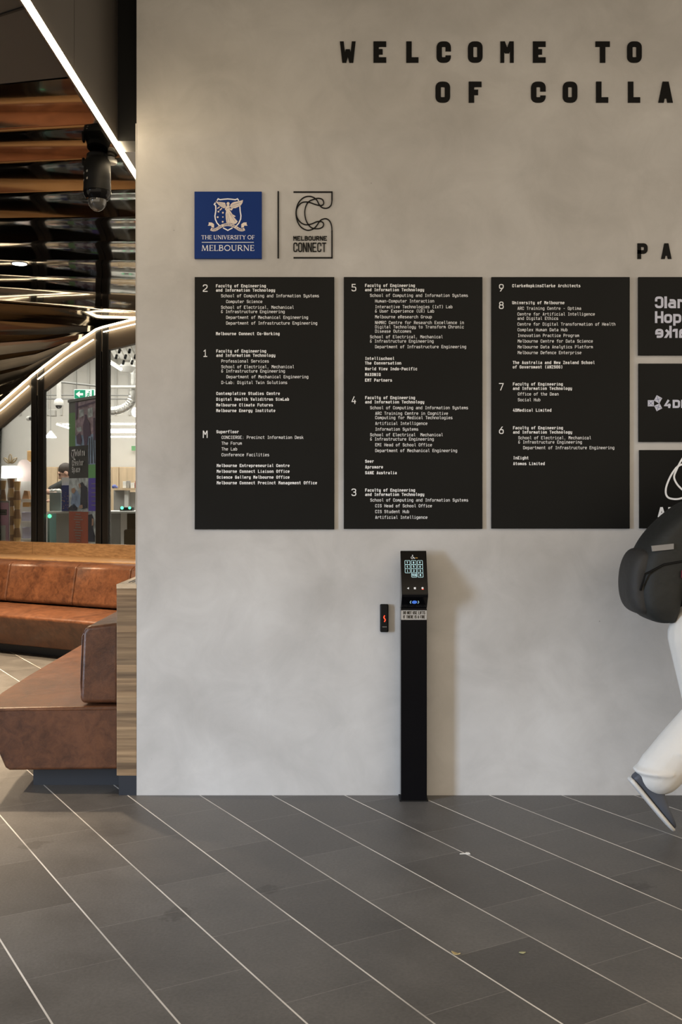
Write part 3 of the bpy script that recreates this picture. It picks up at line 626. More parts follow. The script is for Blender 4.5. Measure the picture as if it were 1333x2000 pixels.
raised('A', 1291, 1313, 475.6, 506, 'smaller raised black capital A above the upper logo panel', 7)

# ------------------------------------------------------------------ directory panels
PD = 4.998; BACK = 0.0
def panel(name, x0, x1, y0, y1, label, group):
    d = PD; t = thing(name, label, 'sign', (wx((x0+x1)/2, d), 0, wz(y1, d)), group)
    MB().box(wx(x0, d), wx(x1, d), d-5.012, -0.0015, wz(y1, d), wz(y0, d)).build('board', 'black_panel', t, bevel=0.0012, seg=2)
    return t
def crop(ox, sc=3.9207, oy=530): return lambda cx, cy: (ox+cx/sc, oy+cy/sc)
def directory(name, rect, label, ox, blocks, numx):
    t = panel(name, *rect, label, 'black tenant directory panels'); fr = wall_frame(PD, 0.0006); cv = crop(ox)
    for num, ny, lines_ in blocks:
        m1 = MB(); x, y = cv(numx, ny+28); glyph(m1, num, x, -y, 9.2 if num != '1' else 9.6, 14.4, 1.75, fr)
        m1.build('floor_number', 'letter_white', t, smooth=0)
        m2 = MB(); last = None
        for cx_, cy_, bold, s in lines_:
            if last and cy_-last > 55: m2.build('tenant_list', 'letter_white', t, smooth=0); m2 = MB()
            x, y = cv(cx_, cy_+11); y = -y; last = cy_
            text(m2, s, x, y, 6.1, 4.472, 3.75 if bold else 3.65, 1.22 if bold else 0.78, fr)
        m2.build('tenant_list', 'letter_white', t, smooth=0)
    return t
FE = 'Faculty of Engineering'; IT = 'and Information Technology'; SCI = 'School of Computing and Information Systems'; SE = 'School of Electrical, Mechanical'; IE = '& Infrastructure Engineering'
DM = 'Department of Mechanical Engineering'; DI = 'Department of Infrastructure Engineering'
directory('directory_panel', (380.5, 653.5, 541, 1034), 'black directory panel under the blue square sign, listing floors 2, 1 and M', 370, [
    ('2', 129, [(203, 112, 1, FE), (203, 145, 1, IT), (242, 188, 0, SCI), (281, 232, 0, 'Computer Science'), (242, 276, 0, SE), (242, 309, 0, IE), (281, 353, 0, DM), (281, 397, 0, DI), (203, 478, 1, 'Melbourne Connect Co-Working')]),
    ('1', 627, [(205, 611, 1, FE), (205, 644, 1, IT), (244, 688, 0, 'Professional Services'), (244, 731, 0, SE), (244, 764, 0, IE), (283, 808, 0, DM), (244, 852, 0, 'D-Lab: Digital Twin Solutions'),
                (205, 936, 1, 'Contemplative Studies Centre'), (205, 980, 1, 'Digital Health Validitron SimLab'), (205, 1024, 1, 'Melbourne Climate Futures'), (205, 1067, 1, 'Melbourne Energy Institute')]),
    ('M', 1248, [(206, 1229, 1, 'Superfloor'), (246, 1272, 0, 'CONCIERGE: Precinct Information Desk'), (246, 1317, 0, 'The Forum'), (246, 1361, 0, 'The Lab'), (246, 1405, 0, 'Conference Facilities'),
                 (209, 1488, 1, 'Melbourne Entrepreneurial Centre'), (209, 1532, 1, 'Melbourne Connect Liaison Office'), (209, 1577, 1, 'Science Gallery Melbourne Office'), (209, 1620, 1, 'Melbourne Connect Precinct Management Office')])], 104)
directory('directory_panel', (672, 943, 541, 1033), 'black directory panel right above the lift kiosk, listing floors 5, 4 and 3', 660, [
    ('5', 125, [(208, 109, 1, FE), (208, 142, 1, IT), (246, 185, 0, SCI), (285, 228, 0, 'Human-Computer Interaction'), (285, 272, 0, 'Interactive Technologies (IxT) Lab'), (285, 305, 0, '& User Experience (UX) Lab'),
                (285, 349, 0, 'Melbourne eResearch Group'), (285, 393, 0, 'NHMRC Centre for Research Excellence in'), (285, 426, 0, 'Digital Technology to Transform Chronic'), (285, 459, 0, 'Disease Outcomes'),
                (246, 502, 0, SE), (246, 535, 0, IE), (285, 578, 0, DI), (208, 668, 1, 'Intellischool'), (208, 703, 1, 'The Conversation'), (208, 747, 1, 'World View Indo-Pacific'), (208, 791, 1, 'MAXONIQ'), (208, 834, 1, 'EMT Partners')]),
    ('4', 986, [(209, 968, 1, FE), (209, 1001, 1, IT), (247, 1045, 0, SCI), (286, 1088, 0, 'ARC Training Centre in Cognitive'), (286, 1121, 0, 'Computing for Medical Technologies'), (286, 1165, 0, 'Artificial Intelligence'),
                (286, 1209, 0, 'Information Systems'), (247, 1252, 0, 'School of Electrical  Mechanical'), (247, 1285, 0, IE), (286, 1329, 0, 'EMI Head of School Office'), (286, 1373, 0, DM),
                (209, 1455, 1, 'Seer'), (209, 1499, 1, 'Apromore'), (209, 1543, 1, 'SANE Australia')]),
    ('3', 1692, [(209, 1676, 1, FE), (209, 1709, 1, IT), (248, 1752, 0, SCI), (286, 1796, 0, 'CIS Head of School Office'), (286, 1840, 0, 'CIS Student Hub'), (286, 1884, 0, 'Artificial Intelligence')])], 106)
directory('directory_panel', (960.5, 1231, 541, 1032.5), 'black directory panel beside the logo panels, listing floors 9, 8, 7 and 6', 950, [
    ('9', 126, [(199, 111, 1, 'ClarkeHopkinsClarke Architects')]),
    ('8', 260, [(199, 241, 1, 'University of Melbourne'), (239, 284, 0, 'ARC Training Centre - Optima'), (239, 328, 0, 'Centre for Artificial Intelligence'), (239, 361, 0, 'and Digital Ethics'), (239, 405, 0, 'Centre for Digital Transformation of Health'),
                (240, 448, 0, 'Complex Human Data Hub'), (241, 492, 0, 'Innovation Practice Program'), (241, 535, 0, 'Melbourne Centre for Data Science'), (241, 579, 0, 'Melbourne Data Analytics Platform'), (241, 623, 0, 'Melbourne Defence Enterprise'),
                (203, 699, 1, 'The Australia and New Zealand School'), (203, 733, 1, 'of Government (ANZSOG)')]),
    ('7', 884, [(204, 864, 1, FE), (204, 897, 1, IT), (242, 940, 0, 'Office of the Dean'), (242, 984, 0, 'Social Hub'), (204, 1064, 1, '4DMedical Limited')]),
    ('6', 1217, [(205, 1199, 1, FE), (205, 1232, 1, IT), (245, 1275, 0, SE), (245, 1308, 0, IE), (283, 1351, 0, DI), (206, 1429, 1, 'InEight'), (206, 1473, 1, 'Atomos Limited')])], 99)

# ------------------------------------------------------------------ logo panels at the right
fr = wall_frame(PD, 0.0006); GL = 'black tenant logo panels at the right'
t = panel('logo_panel', 1248, 1518, 541, 694, 'black logo panel with three stacked lines of bold pale lettering, one of them mirrored', GL)
m = MB()
def bold_row(y, s, cap, mirror, x=1280):
    for ch in s:
        lw = {'l': 6.5, 'i': 6.5, 'r': 11, 'k': 15}.get(ch, 16.5)
        if ch == 'l': ribbon(m, [(x+3.2, -y), (x+3.2, -y+cap)], 5.2, fr)
        else: glyph(m, ch, x, -y, lw, cap, 4.7, fr, 0, mirror or (ch == 'C'))
        x += lw+1.3
bold_row(602, 'Clarke', 23, False); bold_row(631, 'Hopkins', 23, False); bold_row(660, 'ekralC', 23, True)
m.build('lettering', 'logo_lilac', t, smooth=0)
t = panel('logo_panel', 1248.5, 1518, 710, 863, 'black logo panel with three small tilted squares and short bold lettering', GL)
m = MB(); cvx = lambda a: 1230+a/3.33; cvy = lambda a: -(460+a/3.33)
for sq in ([(120, 1071), (160, 1071), (160, 1111), (120, 1111)], [(178, 1038), (214, 1058), (195, 1093), (160, 1073)], [(197, 1091), (214, 1124), (178, 1143), (161, 1108)]):
    P = [(cvx(a), cvy(b_)) for a, b_ in sq]; m.flat([fr(x, y, 0) for x, y in P])
m.build('square_mark', 'logo_lilac', t, smooth=0)
m = MB()
for sq in ([(120, 1071), (160, 1071), (160, 1111), (120, 1111)], [(178, 1038), (214, 1058), (195, 1093), (160, 1073)], [(197, 1091), (214, 1124), (178, 1143), (161, 1108)]):
    P = [Vector((cvx(a), cvy(b_))) for a, b_ in sq]; fr2 = wall_frame(PD, 0.001)
    for i, j in ((0, 2), (1, 3)): ribbon(m, [P[i].lerp(P[j], 0.12), P[i].lerp(P[j], 0.88)], 0.6, fr2)
m.build('mark_lines', 'sign_blue', t, smooth=0)
m = MB(); x = 1298
for ch in '4DMEDICAL': glyph(m, ch, x, cvy(1122), 14.5 if ch != 'I' else 6, 16, 4.2, fr); x += 16.6 if ch != 'I' else 9
m.build('lettering', 'logo_lilac', t, smooth=0)
t = panel('logo_panel', 1250, 1519, 879, 1032, 'black logo panel with a white looped triangle outline, partly behind the backpack', GL)
def spline(P, n=8, closed=False):
    out = []; N = len(P)
    for i in range(N if closed else N-1):
        p0, p1, p2, p3 = (Vector(P[(i-1) % N]) if (i or closed) else Vector(P[0])), Vector(P[i]), Vector(P[(i+1) % N]), (Vector(P[(i+2) % N]) if (i+2 < N or closed) else Vector(P[-1]))
        for k in range(n):
            q = k/n; out.append(0.5*((2*p1)+(p2-p0)*q+(2*p0-5*p1+4*p2-p3)*q*q+(3*p1-p0-3*p2+p3)*q**3))
    if not closed: out.append(Vector(P[-1]))
    return out
m = MB(); cc = Vector((1352, -946))
lp = []
for k in range(3):
    an = math.radians(90+120*k)
    for da, r in ((-52, 36), (-20, 56), (-6, 60), (6, 60), (20, 56), (52, 36)):
        lp.append(cc + Vector((math.cos(an+math.radians(da)), math.sin(an+math.radians(da))))*r)
lp2 = [(1333, -907), (1316, -921), (1303, -948), (1302, -966), (1312, -974), (1335, -972), (1372, -950), (1392, -920), (1388, -906), (1372, -905)]
lp3 = [(1372, -974), (1392, -974), (1402, -966), (1400, -948), (1386, -920), (1368, -893), (1352, -884), (1336, -893), (1322, -918), (1318, -935), (1332, -955), (1362, -972)]
ribbon(m, spline(lp2, 8, True), 3.6, fr, 0, True); ribbon(m, spline(lp3, 8, True), 3.6, fr, 0, True)
m.build('loop_mark', 'letter_white', t, smooth=0)
m = MB(); x = 1284.5
for ch in 'ATOMOS': glyph(m, ch, x, -1010, 17, 19.5, 4.3, fr); x += 21.5
m.build('lettering', 'letter_white', t, smooth=0)

# ------------------------------------------------------------------ university sign, bar and knot logo
d = 4.997; fr = wall_frame(d, 0.0006)
t = thing('square_sign', 'blue square sign with a pale winged crest and serif lettering', 'sign', (wx(445.5, d), 0, wz(505, d)))
MB().box(wx(380, d), wx(511.5, d), d-5.012, 0, wz(505, d), wz(374, d)).build('board', 'sign_blue', t, bevel=0.001, seg=2)
K = lambda a, b_: (400+a/13.33, -(370+b_/13.33))
m = MB()
for st, cl in (([(325, 292), (352, 245), (400, 268), (500, 256), (600, 248), (700, 256), (800, 268), (855, 245), (888, 296)], 0),
               ([(285, 345), (250, 388), (288, 425), (292, 560), (268, 690), (280, 780), (320, 870), (385, 945)], 0), ([(480, 1000), (603, 1066), (725, 1000)], 0),
               ([(828, 948), (890, 880), (938, 770), (945, 680), (925, 560), (918, 440)], 0)):
    ribbon(m, [K(*p) for p in st], 2.3, fr)
m.build('shield_outline', 'crest_white', t, smooth=0)
fig = MB()
def poly(P, mb=None): (mb or fig).flat([fr(*K(*p), 0) for p in P])
poly([(285, 300), (340, 322), (450, 335), (530, 345), (548, 400), (555, 440), (540, 478), (500, 492), (430, 455), (370, 410), (310, 345)])
poly([(1000, 275), (985, 350), (940, 420), (880, 452), (800, 490), (700, 485), (655, 450), (680, 385), (720, 348), (770, 326), (900, 305)])
poly([(610+40*math.cos(q*0.524), 372+44*math.sin(q*0.524)) for q in range(12)])
poly([(590, 405), (638, 405), (655, 460), (652, 540), (690, 590), (720, 645), (805, 695), (790, 722), (742, 702), (862, 835), (820, 890), (760, 905), (705, 880), (640, 872), (572, 872), (552, 760), (545, 640), (560, 560), (525, 515), (555, 460)])
poly([(655, 495), (745, 488), (705, 550), (660, 535)])
for a, b_ in (((330, 500), (392, 452)), ((392, 545), (450, 490))): ribbon(fig, [K(*a), K(*b_)], 2.0, fr)
for cx_, cy_, r in ((360, 578, 30), (475, 606, 30), (340, 722, 30), (475, 718, 21), (470, 842, 30)):
    poly([(cx_+r*(1 if q % 2 == 0 else 0.62)*math.cos(q*math.pi/7), cy_+r*(1 if q % 2 == 0 else 0.62)*math.sin(q*math.pi/7)) for q in range(14)])
fig.build('winged_figure', 'crest_cream', t, smooth=0)
fr = wall_frame(d, 0.0010); dk = MB()
for a, b_ in (((330, 345), (530, 440)), ((350, 335), (540, 400)), ((380, 405), (520, 470)), ((960, 330), (680, 440)), ((900, 345), (700, 400)), ((930, 395), (690, 470)), ((600, 620), (660, 860)), ((660, 640), (800, 850)), ((580, 640), (600, 860)), ((640, 600), (740, 700)), ((560, 520), (650, 470))):
    ribbon(dk, [K(*a), K(*b_)], 0.42, fr)
dk.build('figure_lines', 'sign_blue', t, smooth=0)
fr = wall_frame(d, 0.0008); rbn = MB()
cur = spline([(160, 1030), (220, 1055), (300, 1040), (380, 990), (480, 938), (600, 916), (720, 938), (820, 990), (900, 1040), (980, 1055), (1040, 1030)], 8)
ribbon(rbn, [K(*p) for p in cur], 5.6, fr)
for f in (lambda x: x, lambda x: 1200-x):
    rbn.flat([fr(*K(f(a), b_), 0) for a, b_ in ((105, 858), (185, 862), (246, 905), (246, 1000), (178, 985), (172, 945), (82, 945), (108, 905))])
rbn.build('scroll', 'crest_cream', t, smooth=0)
fr3 = wall_frame(d, 0.0013); mo = MB(); s_ = 'POSTERA CRESCAM LAUDE'
cp = [Vector(K(*p)) for p in cur]; tot = sum((cp[i+1]-cp[i]).length for i in range(len(cp)-1))
def along(q):
    for i in range(len(cp)-1):
        l = (cp[i+1]-cp[i]).length
        if q <= l: return cp[i].lerp(cp[i+1], q/l), (cp[i+1]-cp[i]).normalized()
        q -= l
    return cp[-1], (cp[-1]-cp[-2]).normalized()
for i, ch in enumerate(s_):
    p, tn = along(2.2 + (tot-4.4)*(i+0.5)/len(s_)); nn_ = Vector((-tn.y, tn.x))
    glyph(mo, ch, -1.15, -1.6, 2.3, 3.2, 0.55, lambda u, v, h, p=p, tn=tn, nn_=nn_: fr3(*(p+tn*u+nn_*v), h))
mo.build('motto', 'sign_blue', t, smooth=0)
# serif capitals: (stroke weight, points) on a 7-high grid, with serif bars
def serifs(*ps): return [(0.32, [(x-0.85, y+(0.16 if y < 3 else -0.16)), (x+0.85, y+(0.16 if y < 3 else -0.16))]) for x, y in ps]
TK, TN = 1.0, 0.42
ring = lambda cx, rx, ry: [(cx+rx*math.cos(q*math.pi/12), 3.5+ry*math.sin(q*math.pi/12)) for q in range(25)]
SER = {'T': (5.6, [(TK, [(2.8, 0), (2.8, 7)]), (TN, [(.1, 6.8), (5.5, 6.8)]), (.35, [(.2, 5.5), (.2, 6.9)]), (.35, [(5.4, 5.5), (5.4, 6.9)])] + serifs((2.8, 0))),
 'H': (6.2, [(TK, [(1, 0), (1, 7)]), (TK, [(5.2, 0), (5.2, 7)]), (TN, [(1, 3.6), (5.2, 3.6)])] + serifs((1, 0), (1, 7), (5.2, 0), (5.2, 7))),
 'E': (4.5, [(TK, [(1, 0), (1, 7)]), (TN, [(.2, 6.8), (4.1, 6.8)]), (TN, [(1, 3.6), (3.5, 3.6)]), (TN, [(.2, .2), (4.4, .2)]), (.35, [(4.0, 5.6), (4.0, 6.9)]), (.35, [(4.3, .1), (4.3, 1.5)]), (.35, [(3.4, 2.9), (3.4, 4.3)])]),
 'F': (4.2, [(TK, [(1, 0), (1, 7)]), (TN, [(.2, 6.8), (4.1, 6.8)]), (TN, [(1, 3.5), (3.5, 3.5)]), (.35, [(4.0, 5.6), (4.0, 6.9)]), (.35, [(3.4, 2.8), (3.4, 4.2)])] + serifs((1, 0))),
 'L': (4.4, [(TK, [(1, 0), (1, 7)]), (TN, [(.2, .2), (4.3, .2)]), (.35, [(4.2, .1), (4.2, 1.6)])] + serifs((1, 7))),
 'I': (2, [(TK, [(1, 0), (1, 7)])] + serifs((1, 0), (1, 7))),
 'U': (6, [(TK, [(1, 7), (1, 2.4), (1.3, 1.1), (2.2, .35), (3.2, .25)]), (.5, [(3.2, .25), (4.3, .5), (4.9, 1.3), (5, 2.4), (5, 7)])] + serifs((1, 7), (5, 7))),
 'N': (6.4, [(.5, [(1, 0), (1, 7)]), (TK, [(1.1, 6.8), (5.3, .2)]), (.5, [(5.4, 0), (5.4, 7)])] + serifs((1, 0), (.6, 7), (5.4, 7))),
 'V': (6, [(TK, [(.8, 7), (3, .1)]), (.5, [(3, .1), (5.2, 7)])] + serifs((.8, 7), (5.2, 7))),
 'M': (7.6, [(.5, [(1, 0), (1.4, 7)]), (TK, [(1.5, 6.9), (3.8, .3)]), (.5, [(3.8, .3), (6.1, 6.9)]), (TK, [(6.2, 7), (6.6, 0)])] + serifs((1, 0), (6.6, 0))),
 'R': (5.6, [(TK, [(1, 0), (1, 7)]), (.7, [(1, 6.7), (3, 6.7), (4.1, 6.2), (4.4, 5.2), (4.0, 4.1), (3, 3.6), (1, 3.6)]), (TK, [(2.5, 3.6), (5.2, .1)])] + serifs((1, 0), (5.1, 0))),
 'B': (5.1, [(TK, [(1, 0), (1, 7)]), (.7, [(.3, 6.7), (3, 6.7), (3.9, 6.1), (4, 5), (3.4, 4), (1, 3.7)]), (.75, [(1, 3.7), (3.4, 3.7), (4.4, 3), (4.5, 1.6), (3.8, .6), (2.6, .3), (.3, .3)])]),
 'Y': (5.6, [(TK, [(.7, 7), (2.8, 3.4)]), (.5, [(4.9, 7), (2.8, 3.4)]), (TK, [(2.8, 3.6), (2.8, 0)])] + serifs((.7, 7), (4.9, 7), (2.8, 0))),
 'S': (4.2, [(.8, [(3.6, 5.6), (3.2, 6.5), (2.2, 6.8), (1.1, 6.4), (.7, 5.5), (1, 4.6), (2.2, 3.8), (3.4, 2.9), (3.7, 1.8), (3.2, .7), (2.1, .25), (.9, .5), (.5, 1.5)])]),
 'O': (6.8, [(.85, ring(3.4, 2.85, 3.2))])}
def serif_text(mb, s, x0, x1, ybase, cap, fr):
    gap = 0.55; tot = sum((SER[c][0]+gap) if c != ' ' else 2.4 for c in s)-gap
    k = cap/7; kx = (x1-x0)/tot; x = x0
    for c in s:
        if c == ' ': x += 2.4*kx; continue
        for wt, P in SER[c][1]: ribbon(mb, [(x+a*kx, -ybase+b_*k) for a, b_ in P], wt*k, fr)
        x += (SER[c][0]+gap)*kx
fr = wall_frame(d, 0.0007); m = MB()
serif_text(m, 'THE UNIVERSITY OF', 393.5, 497.5, 467.5, 8.0, fr)
serif_text(m, 'MELBOURNE', 393.5, 497, 490, 11.2, fr)
ribbon(m, [(394.5, -473.3), (496, -473.3)], 1.1, fr)
m.build('lettering', 'crest_white', t, smooth=0)
o = MB().box(wx(542.6), wx(545.2), -0.008, 0, wz(505), wz(374)).build('divider_bar', 'letter_black', None, bevel=0.001, seg=2); ORG[o.name] = Vector()
tag(o, 'thin black upright metal bar between the blue sign and the knot logo', 'bar')
t = thing('raised_logo', 'black raised line logo of a knotted loop with two lines of lettering', 'sign', (wx(612), 0, wz(504)))
Q = lambda a, b_: (370+a/4.443, -(360+b_/4.443)); fr = wall_frame(5.012, 0.0); m = MB()
fp = [(905, 69), (1239, 69), (1239, 140)]
ribbon(m, [Q(*p) for p in fp], 2.5, fr, 0.006)
knot = spline([(1239, 140), (1232, 180), (1210, 203), (1180, 210), (1148, 200), (1125, 172), (1108, 140), (1080, 116), (1040, 106), (992, 118), (950, 160), (930, 215), (927, 270), (940, 325), (968, 370), (1005, 394), (1040, 400), (1080, 386), (1110, 355), (1135, 318), (1165, 302), (1195, 302), (1222, 325), (1236, 365), (1239, 410)], 6)
ribbon(m, [Q(*p) for p in knot], 2.0, fr, 0.006)
ribbon(m, [Q(*p) for p in ((1239, 405), (1239, 639), (905, 639))], 2.5, fr, 0.006)
m.build('frame_line', 'letter_black', t, smooth=0)
m = MB()
k2 = spline([(1167, 160), (1155, 133), (1120, 123), (1080, 132), (1040, 150), (1015, 185), (1003, 240), (1010, 300), (1030, 345), (1062, 378), (1110, 387), (1152, 376), (1167, 348), (1150, 326), (1110, 325), (1062, 345), (1010, 352), (965, 330), (935, 285), (930, 230), (950, 185), (985, 158), (1035, 156), (1090, 175), (1135, 186), (1160, 180)], 6, True)
ribbon(m, [Q(*p) for p in k2], 2.0, fr, 0.0056, True)
m.build('inner_loop', 'letter_black', t, smooth=0)
m = MB()
x = 573.3
for ch in 'MELBOURNE': glyph(m, ch, x, Q(0, 489)[1], 6.3, 8.6, 1.55, fr, 0.005); x += 7.42
x = 573.4
for ch in 'CONNECT': glyph(m, ch, x, Q(0, 588)[1], 8.0, 18.2, 1.9, fr, 0.005); x += 9.35
m.build('lettering', 'letter_black', t, smooth=0)

# ------------------------------------------------------------------ lift kiosk
KX0, KX1 = wx(783.5, 4.914), wx(834.5, 4.914); KF = -0.098
t = thing('lift_kiosk', 'slim black floor-standing lift call kiosk with a tilted touch screen', 'kiosk', ((KX0+KX1)/2, -0.05, 0))
zb = wz(1188, 4.914)                              # where the column folds outwards
HB = -0.165; zh = wz(1166, 5.012+HB); HT = -0.060; ztop = wz(1075.5, 5.012+HT)
side = [(-0.006, 0.0), (KF, 0.0), (KF, zb), (HB, zh), (HB-0.002, zh+0.008), (HT, ztop), (-0.045, ztop-0.004), (-0.006, zb-0.05)]
MB().prism([(KX0, y, z) for y, z in side[:3]+[(-0.006, zb)]], (KX1-KX0, 0, 0)).build('column', 'gloss_black', t, bevel=0.0025, seg=2, smooth=0)
hx0, hx1 = wx(786, 5.012+HB), wx(837.5, 5.012+HB)
def hx(y, e): # the head keeps the column's width
    return (KX0, KX1)[e]
MB().prism([(KX0, y, z) for y, z in ((-0.006, zb+0.001), (KF, zb+0.001), (HB, zh), (HB-0.001, zh+0.010), (HT, ztop), (-0.050, ztop-0.012))], (KX1-KX0, 0, 0)).build('head', 'gloss_black', t, bevel=0.002, seg=2, smooth=0)
MB().box(KX0-0.006, KX1+0.006, KF-0.006, -0.001, 0.0005, 0.006).build('base_plate', 'matt_black', t, bevel=0.001)
# screen plane
s0 = Vector(((KX0+KX1)/2, HB-0.001, zh+0.010)); s1 = Vector(((KX0+KX1)/2, HT, ztop)); sv = s1-s0; SL = sv.length; sv.normalize(); sn = Vector((0, -sv.z, sv.y)); WK = KX1-KX0
def sfr(off):
    return lambda u, v, h: s0 + Vector((1, 0, 0))*u + sv*v + sn*(off+h)
def srect(mb, x0, x1, v0, v1, off): f = sfr(off); mb.flat([f(x0, v0, 0), f(x1, v0, 0), f(x1, v1, 0), f(x0, v1, 0)])
m = MB(); srect(m, -WK/2+0.002, WK/2-0.002, 0.004, SL-0.004, 0.0006)
m.build('screen', 'screen_glass', t, smooth=0)
f = sfr(0.0014)
kw, kh = 0.0235, 0.021
col = [-0.032, -0.0025, 0.027]; rowv = [SL*(1-(235-92)/515), SL*(1-(282-92)/515), SL*(1-(331-92)/515), SL*(1-(381-92)/515)]
for r_, keys in enumerate((('7', '8', '9'), ('4', '5', '6'), ('1', '2', '3'), (None, 'TCS', 'M'))):
    for c_, kk in enumerate(keys):
        if not kk: continue
        m = MB(); cx_, cv_ = col[c_]+0.002, rowv[r_]
        ribbon(m, rnd([(cx_-kw/2, cv_-kh/2*1.02, 1), (cx_+kw/2, cv_-kh/2*1.02, 1), (cx_+kw/2, cv_+kh/2*1.02, 1), (cx_-kw/2, cv_+kh/2*1.02, 1)], True, 0.003), 0.0019, f, 0, True)
        gw = 0.0065 if len(kk) == 1 else 0.0060
        x = cx_-len(kk)*(gw+0.001)/2
        for ch in kk: glyph(m, ch, x, cv_-0.0055, gw, 0.011, 0.0022, f); x += gw+0.0012
        m.build('touch_key', 'key_line', t, smooth=0)
m = MB(); v_ = SL*(1-(170-92)/515); x = -0.008
m.flat([f(x+0.0035+0.0026*math.cos(q*math.pi/6), v_+0.009+0.0026*math.sin(q*math.pi/6), 0) for q in range(12)])
ribbon(m, [(x+0.003, v_+0.005), (x+0.004, v_-0.001), (x+0.009, v_-0.001), (x+0.011, v_-0.007), (x+0.014, v_-0.007)], 0.0024, f)
ribbon(m, [(x+0.0015+0.0055*math.cos(math.radians(q)), v_-0.003+0.0055*math.sin(math.radians(q))) for q in range(110, 340, 20)], 0.0017, f)
m.build('wheelchair_symbol', 'letter_white', t, smooth=0)
m = MB()
for q in range(3): ribbon(m, [(0.008+q*0.004, v_-0.004), (0.0105+q*0.004, v_-0.004)], 0.003, f)
m.build('braille_dots', 'amber', t, smooth=0)
v_ = SL*(1-(533-92)/515); m = MB()
m.flat([f(-0.036, v_, 0), f(-0.027, v_-0.0055, 0), f(-0.027, v_+0.0055, 0)]); m.build('screen_icon', 'letter_white', t, smooth=0); m = MB()
m.flat([f(-0.004, v_-0.005, 0), f(0.005, v_-0.005, 0), f(0.005, v_+0.005, 0), f(-0.004, v_+0.005, 0)]); m.build('screen_icon', 'letter_white', t, smooth=0); m = MB()
m.flat([f(0.036+0.005*math.cos(q*math.pi/6), v_+0.001+0.005*math.sin(q*math.pi/6), 0) for q in range(12)]); m.build('screen_icon', 'letter_white', t, smooth=0)
m = MB(); ribbon(m, [(0.033, v_-0.005), (0.041, v_-0.005)], 0.0025, sfr(0.0018)); m.build('red_icon', 'led_red', t, smooth=0)
# card reader mark on the sloping throat
q0 = Vector(((KX0+KX1)/2, KF, zb)); q1 = Vector(((KX0+KX1)/2, HB, zh)); qv = q1-q0; QL = qv.length; qv.normalize(); qn = Vector((0, -qv.z, qv.y))
rf = lambda u, v, h: q0 + Vector((1, 0, 0))*u + qv*(QL*0.55+v*1.0) + qn*(0.0006+h)
m = MB(); m.flat([rf(0.012*math.cos(q*math.pi/10), 0.0125*math.sin(q*math.pi/10), 0) for q in range(20)])
m.build('reader_dot', 'reader_blue', t, smooth=0)
for sg in (-1, 1): m = MB(); ribbon(m, [(sg*0.016, -0.011), (sg*0.0205, 0), (sg*0.016, 0.011)], 0.003, rf); m.build('reader_bracket', 'key_line', t, smooth=0)
d = 5.012+KF; fr = wall_frame(d, 0.0)
MB().box(KX0+0.001, KX1-0.001, KF-0.0012, KF, wz(1210.5, d), wz(1192, d)).build('notice_plate', 'plate_grey', t, smooth=0)
fr = wall_frame(d, 0.002); m = MB()
for s, yb, x0_, x1_ in (('DO NOT USE LIFTS', 1199.6, 788, 831), ('IF THERE IS A FIRE', 1207.7, 788, 831)):
    wd = lambda c: 1.5 if c == ' ' else (1.2 if c == 'I' else 2.55)
    k = (x1_-x0_)/sum(wd(c)+0.42 for c in s); x = x0_
    for c in s:
        if c == 'I': ribbon(m, [(x+0.6*k, -yb), (x+0.6*k, -yb+6)], 0.85, fr)
        elif c != ' ': glyph(m, c, x, -yb, wd(c)*k, 6, 0.85, fr)
        x += (wd(c)+0.42)*k
m.build('notice_lettering', 'letter_black', t, smooth=0)
# card reader on the wall
d = 4.988; t = thing('card_reader', 'small upright black card reader on the wall with a red light', 'card reader', (wx(751, d), 0, wz(1235, d)))
MB().box(wx(743, d), wx(759.5, d), -0.024, 0, wz(1235, d), wz(1180.5, d)).build('body', 'matt_black', t, bevel=0.006, seg=4)
m = MB(); fr = wall_frame(d, 0.0005)
ribbon(m, spline([(752, -1202), (750.3, -1206), (753, -1210.5), (751.2, -1214.5)], 6), 1.9, fr); m.build('indicator_light', 'led_red', t, smooth=0)
m = MB(); x = 747.5
for i_ in range(5): ribbon(m, [(x, -1224.4), (x+1.3, -1224.4)], 1.0, fr); x += 1.75
m.build('maker_mark', 'plate_grey', t, smooth=0)

# ------------------------------------------------------------------ planter-height timber cabinet at the wall end
CX0, CX1 = wx(228), WX0-0.0006
t = thing('timber_cabinet', 'low laminated timber cabinet against the wall end with a slotted top', 'cabinet', ((CX0+CX1)/2, 0.6, 0))
MB().box(CX0, CX1, 0.0, 2.6, wz(1515), wz(1141)-0.022).build('body', 'laminated_timber', t, bevel=0.0015, seg=2, smooth=0)
MB().box(CX0-0.001, CX1, -0.001, 2.6, wz(1141)-0.021, wz(1141)).build('top_board', 'pale_timber_top', t, bevel=0.001, seg=2, smooth=0)
m = MB()
for i_ in range(5): m.box(CX0+0.035+i_*0.017, CX0+0.043+i_*0.017, 0.10, 1.5, wz(1141), wz(1141)+0.0012)
m.build('vent_slots', 'matt_black', t, smooth=0)
MB().box(CX0+0.010, CX1, 0.002, 2.55, 0.0, wz(1515)).build('plinth', 'navy_plinth', t, smooth=0)

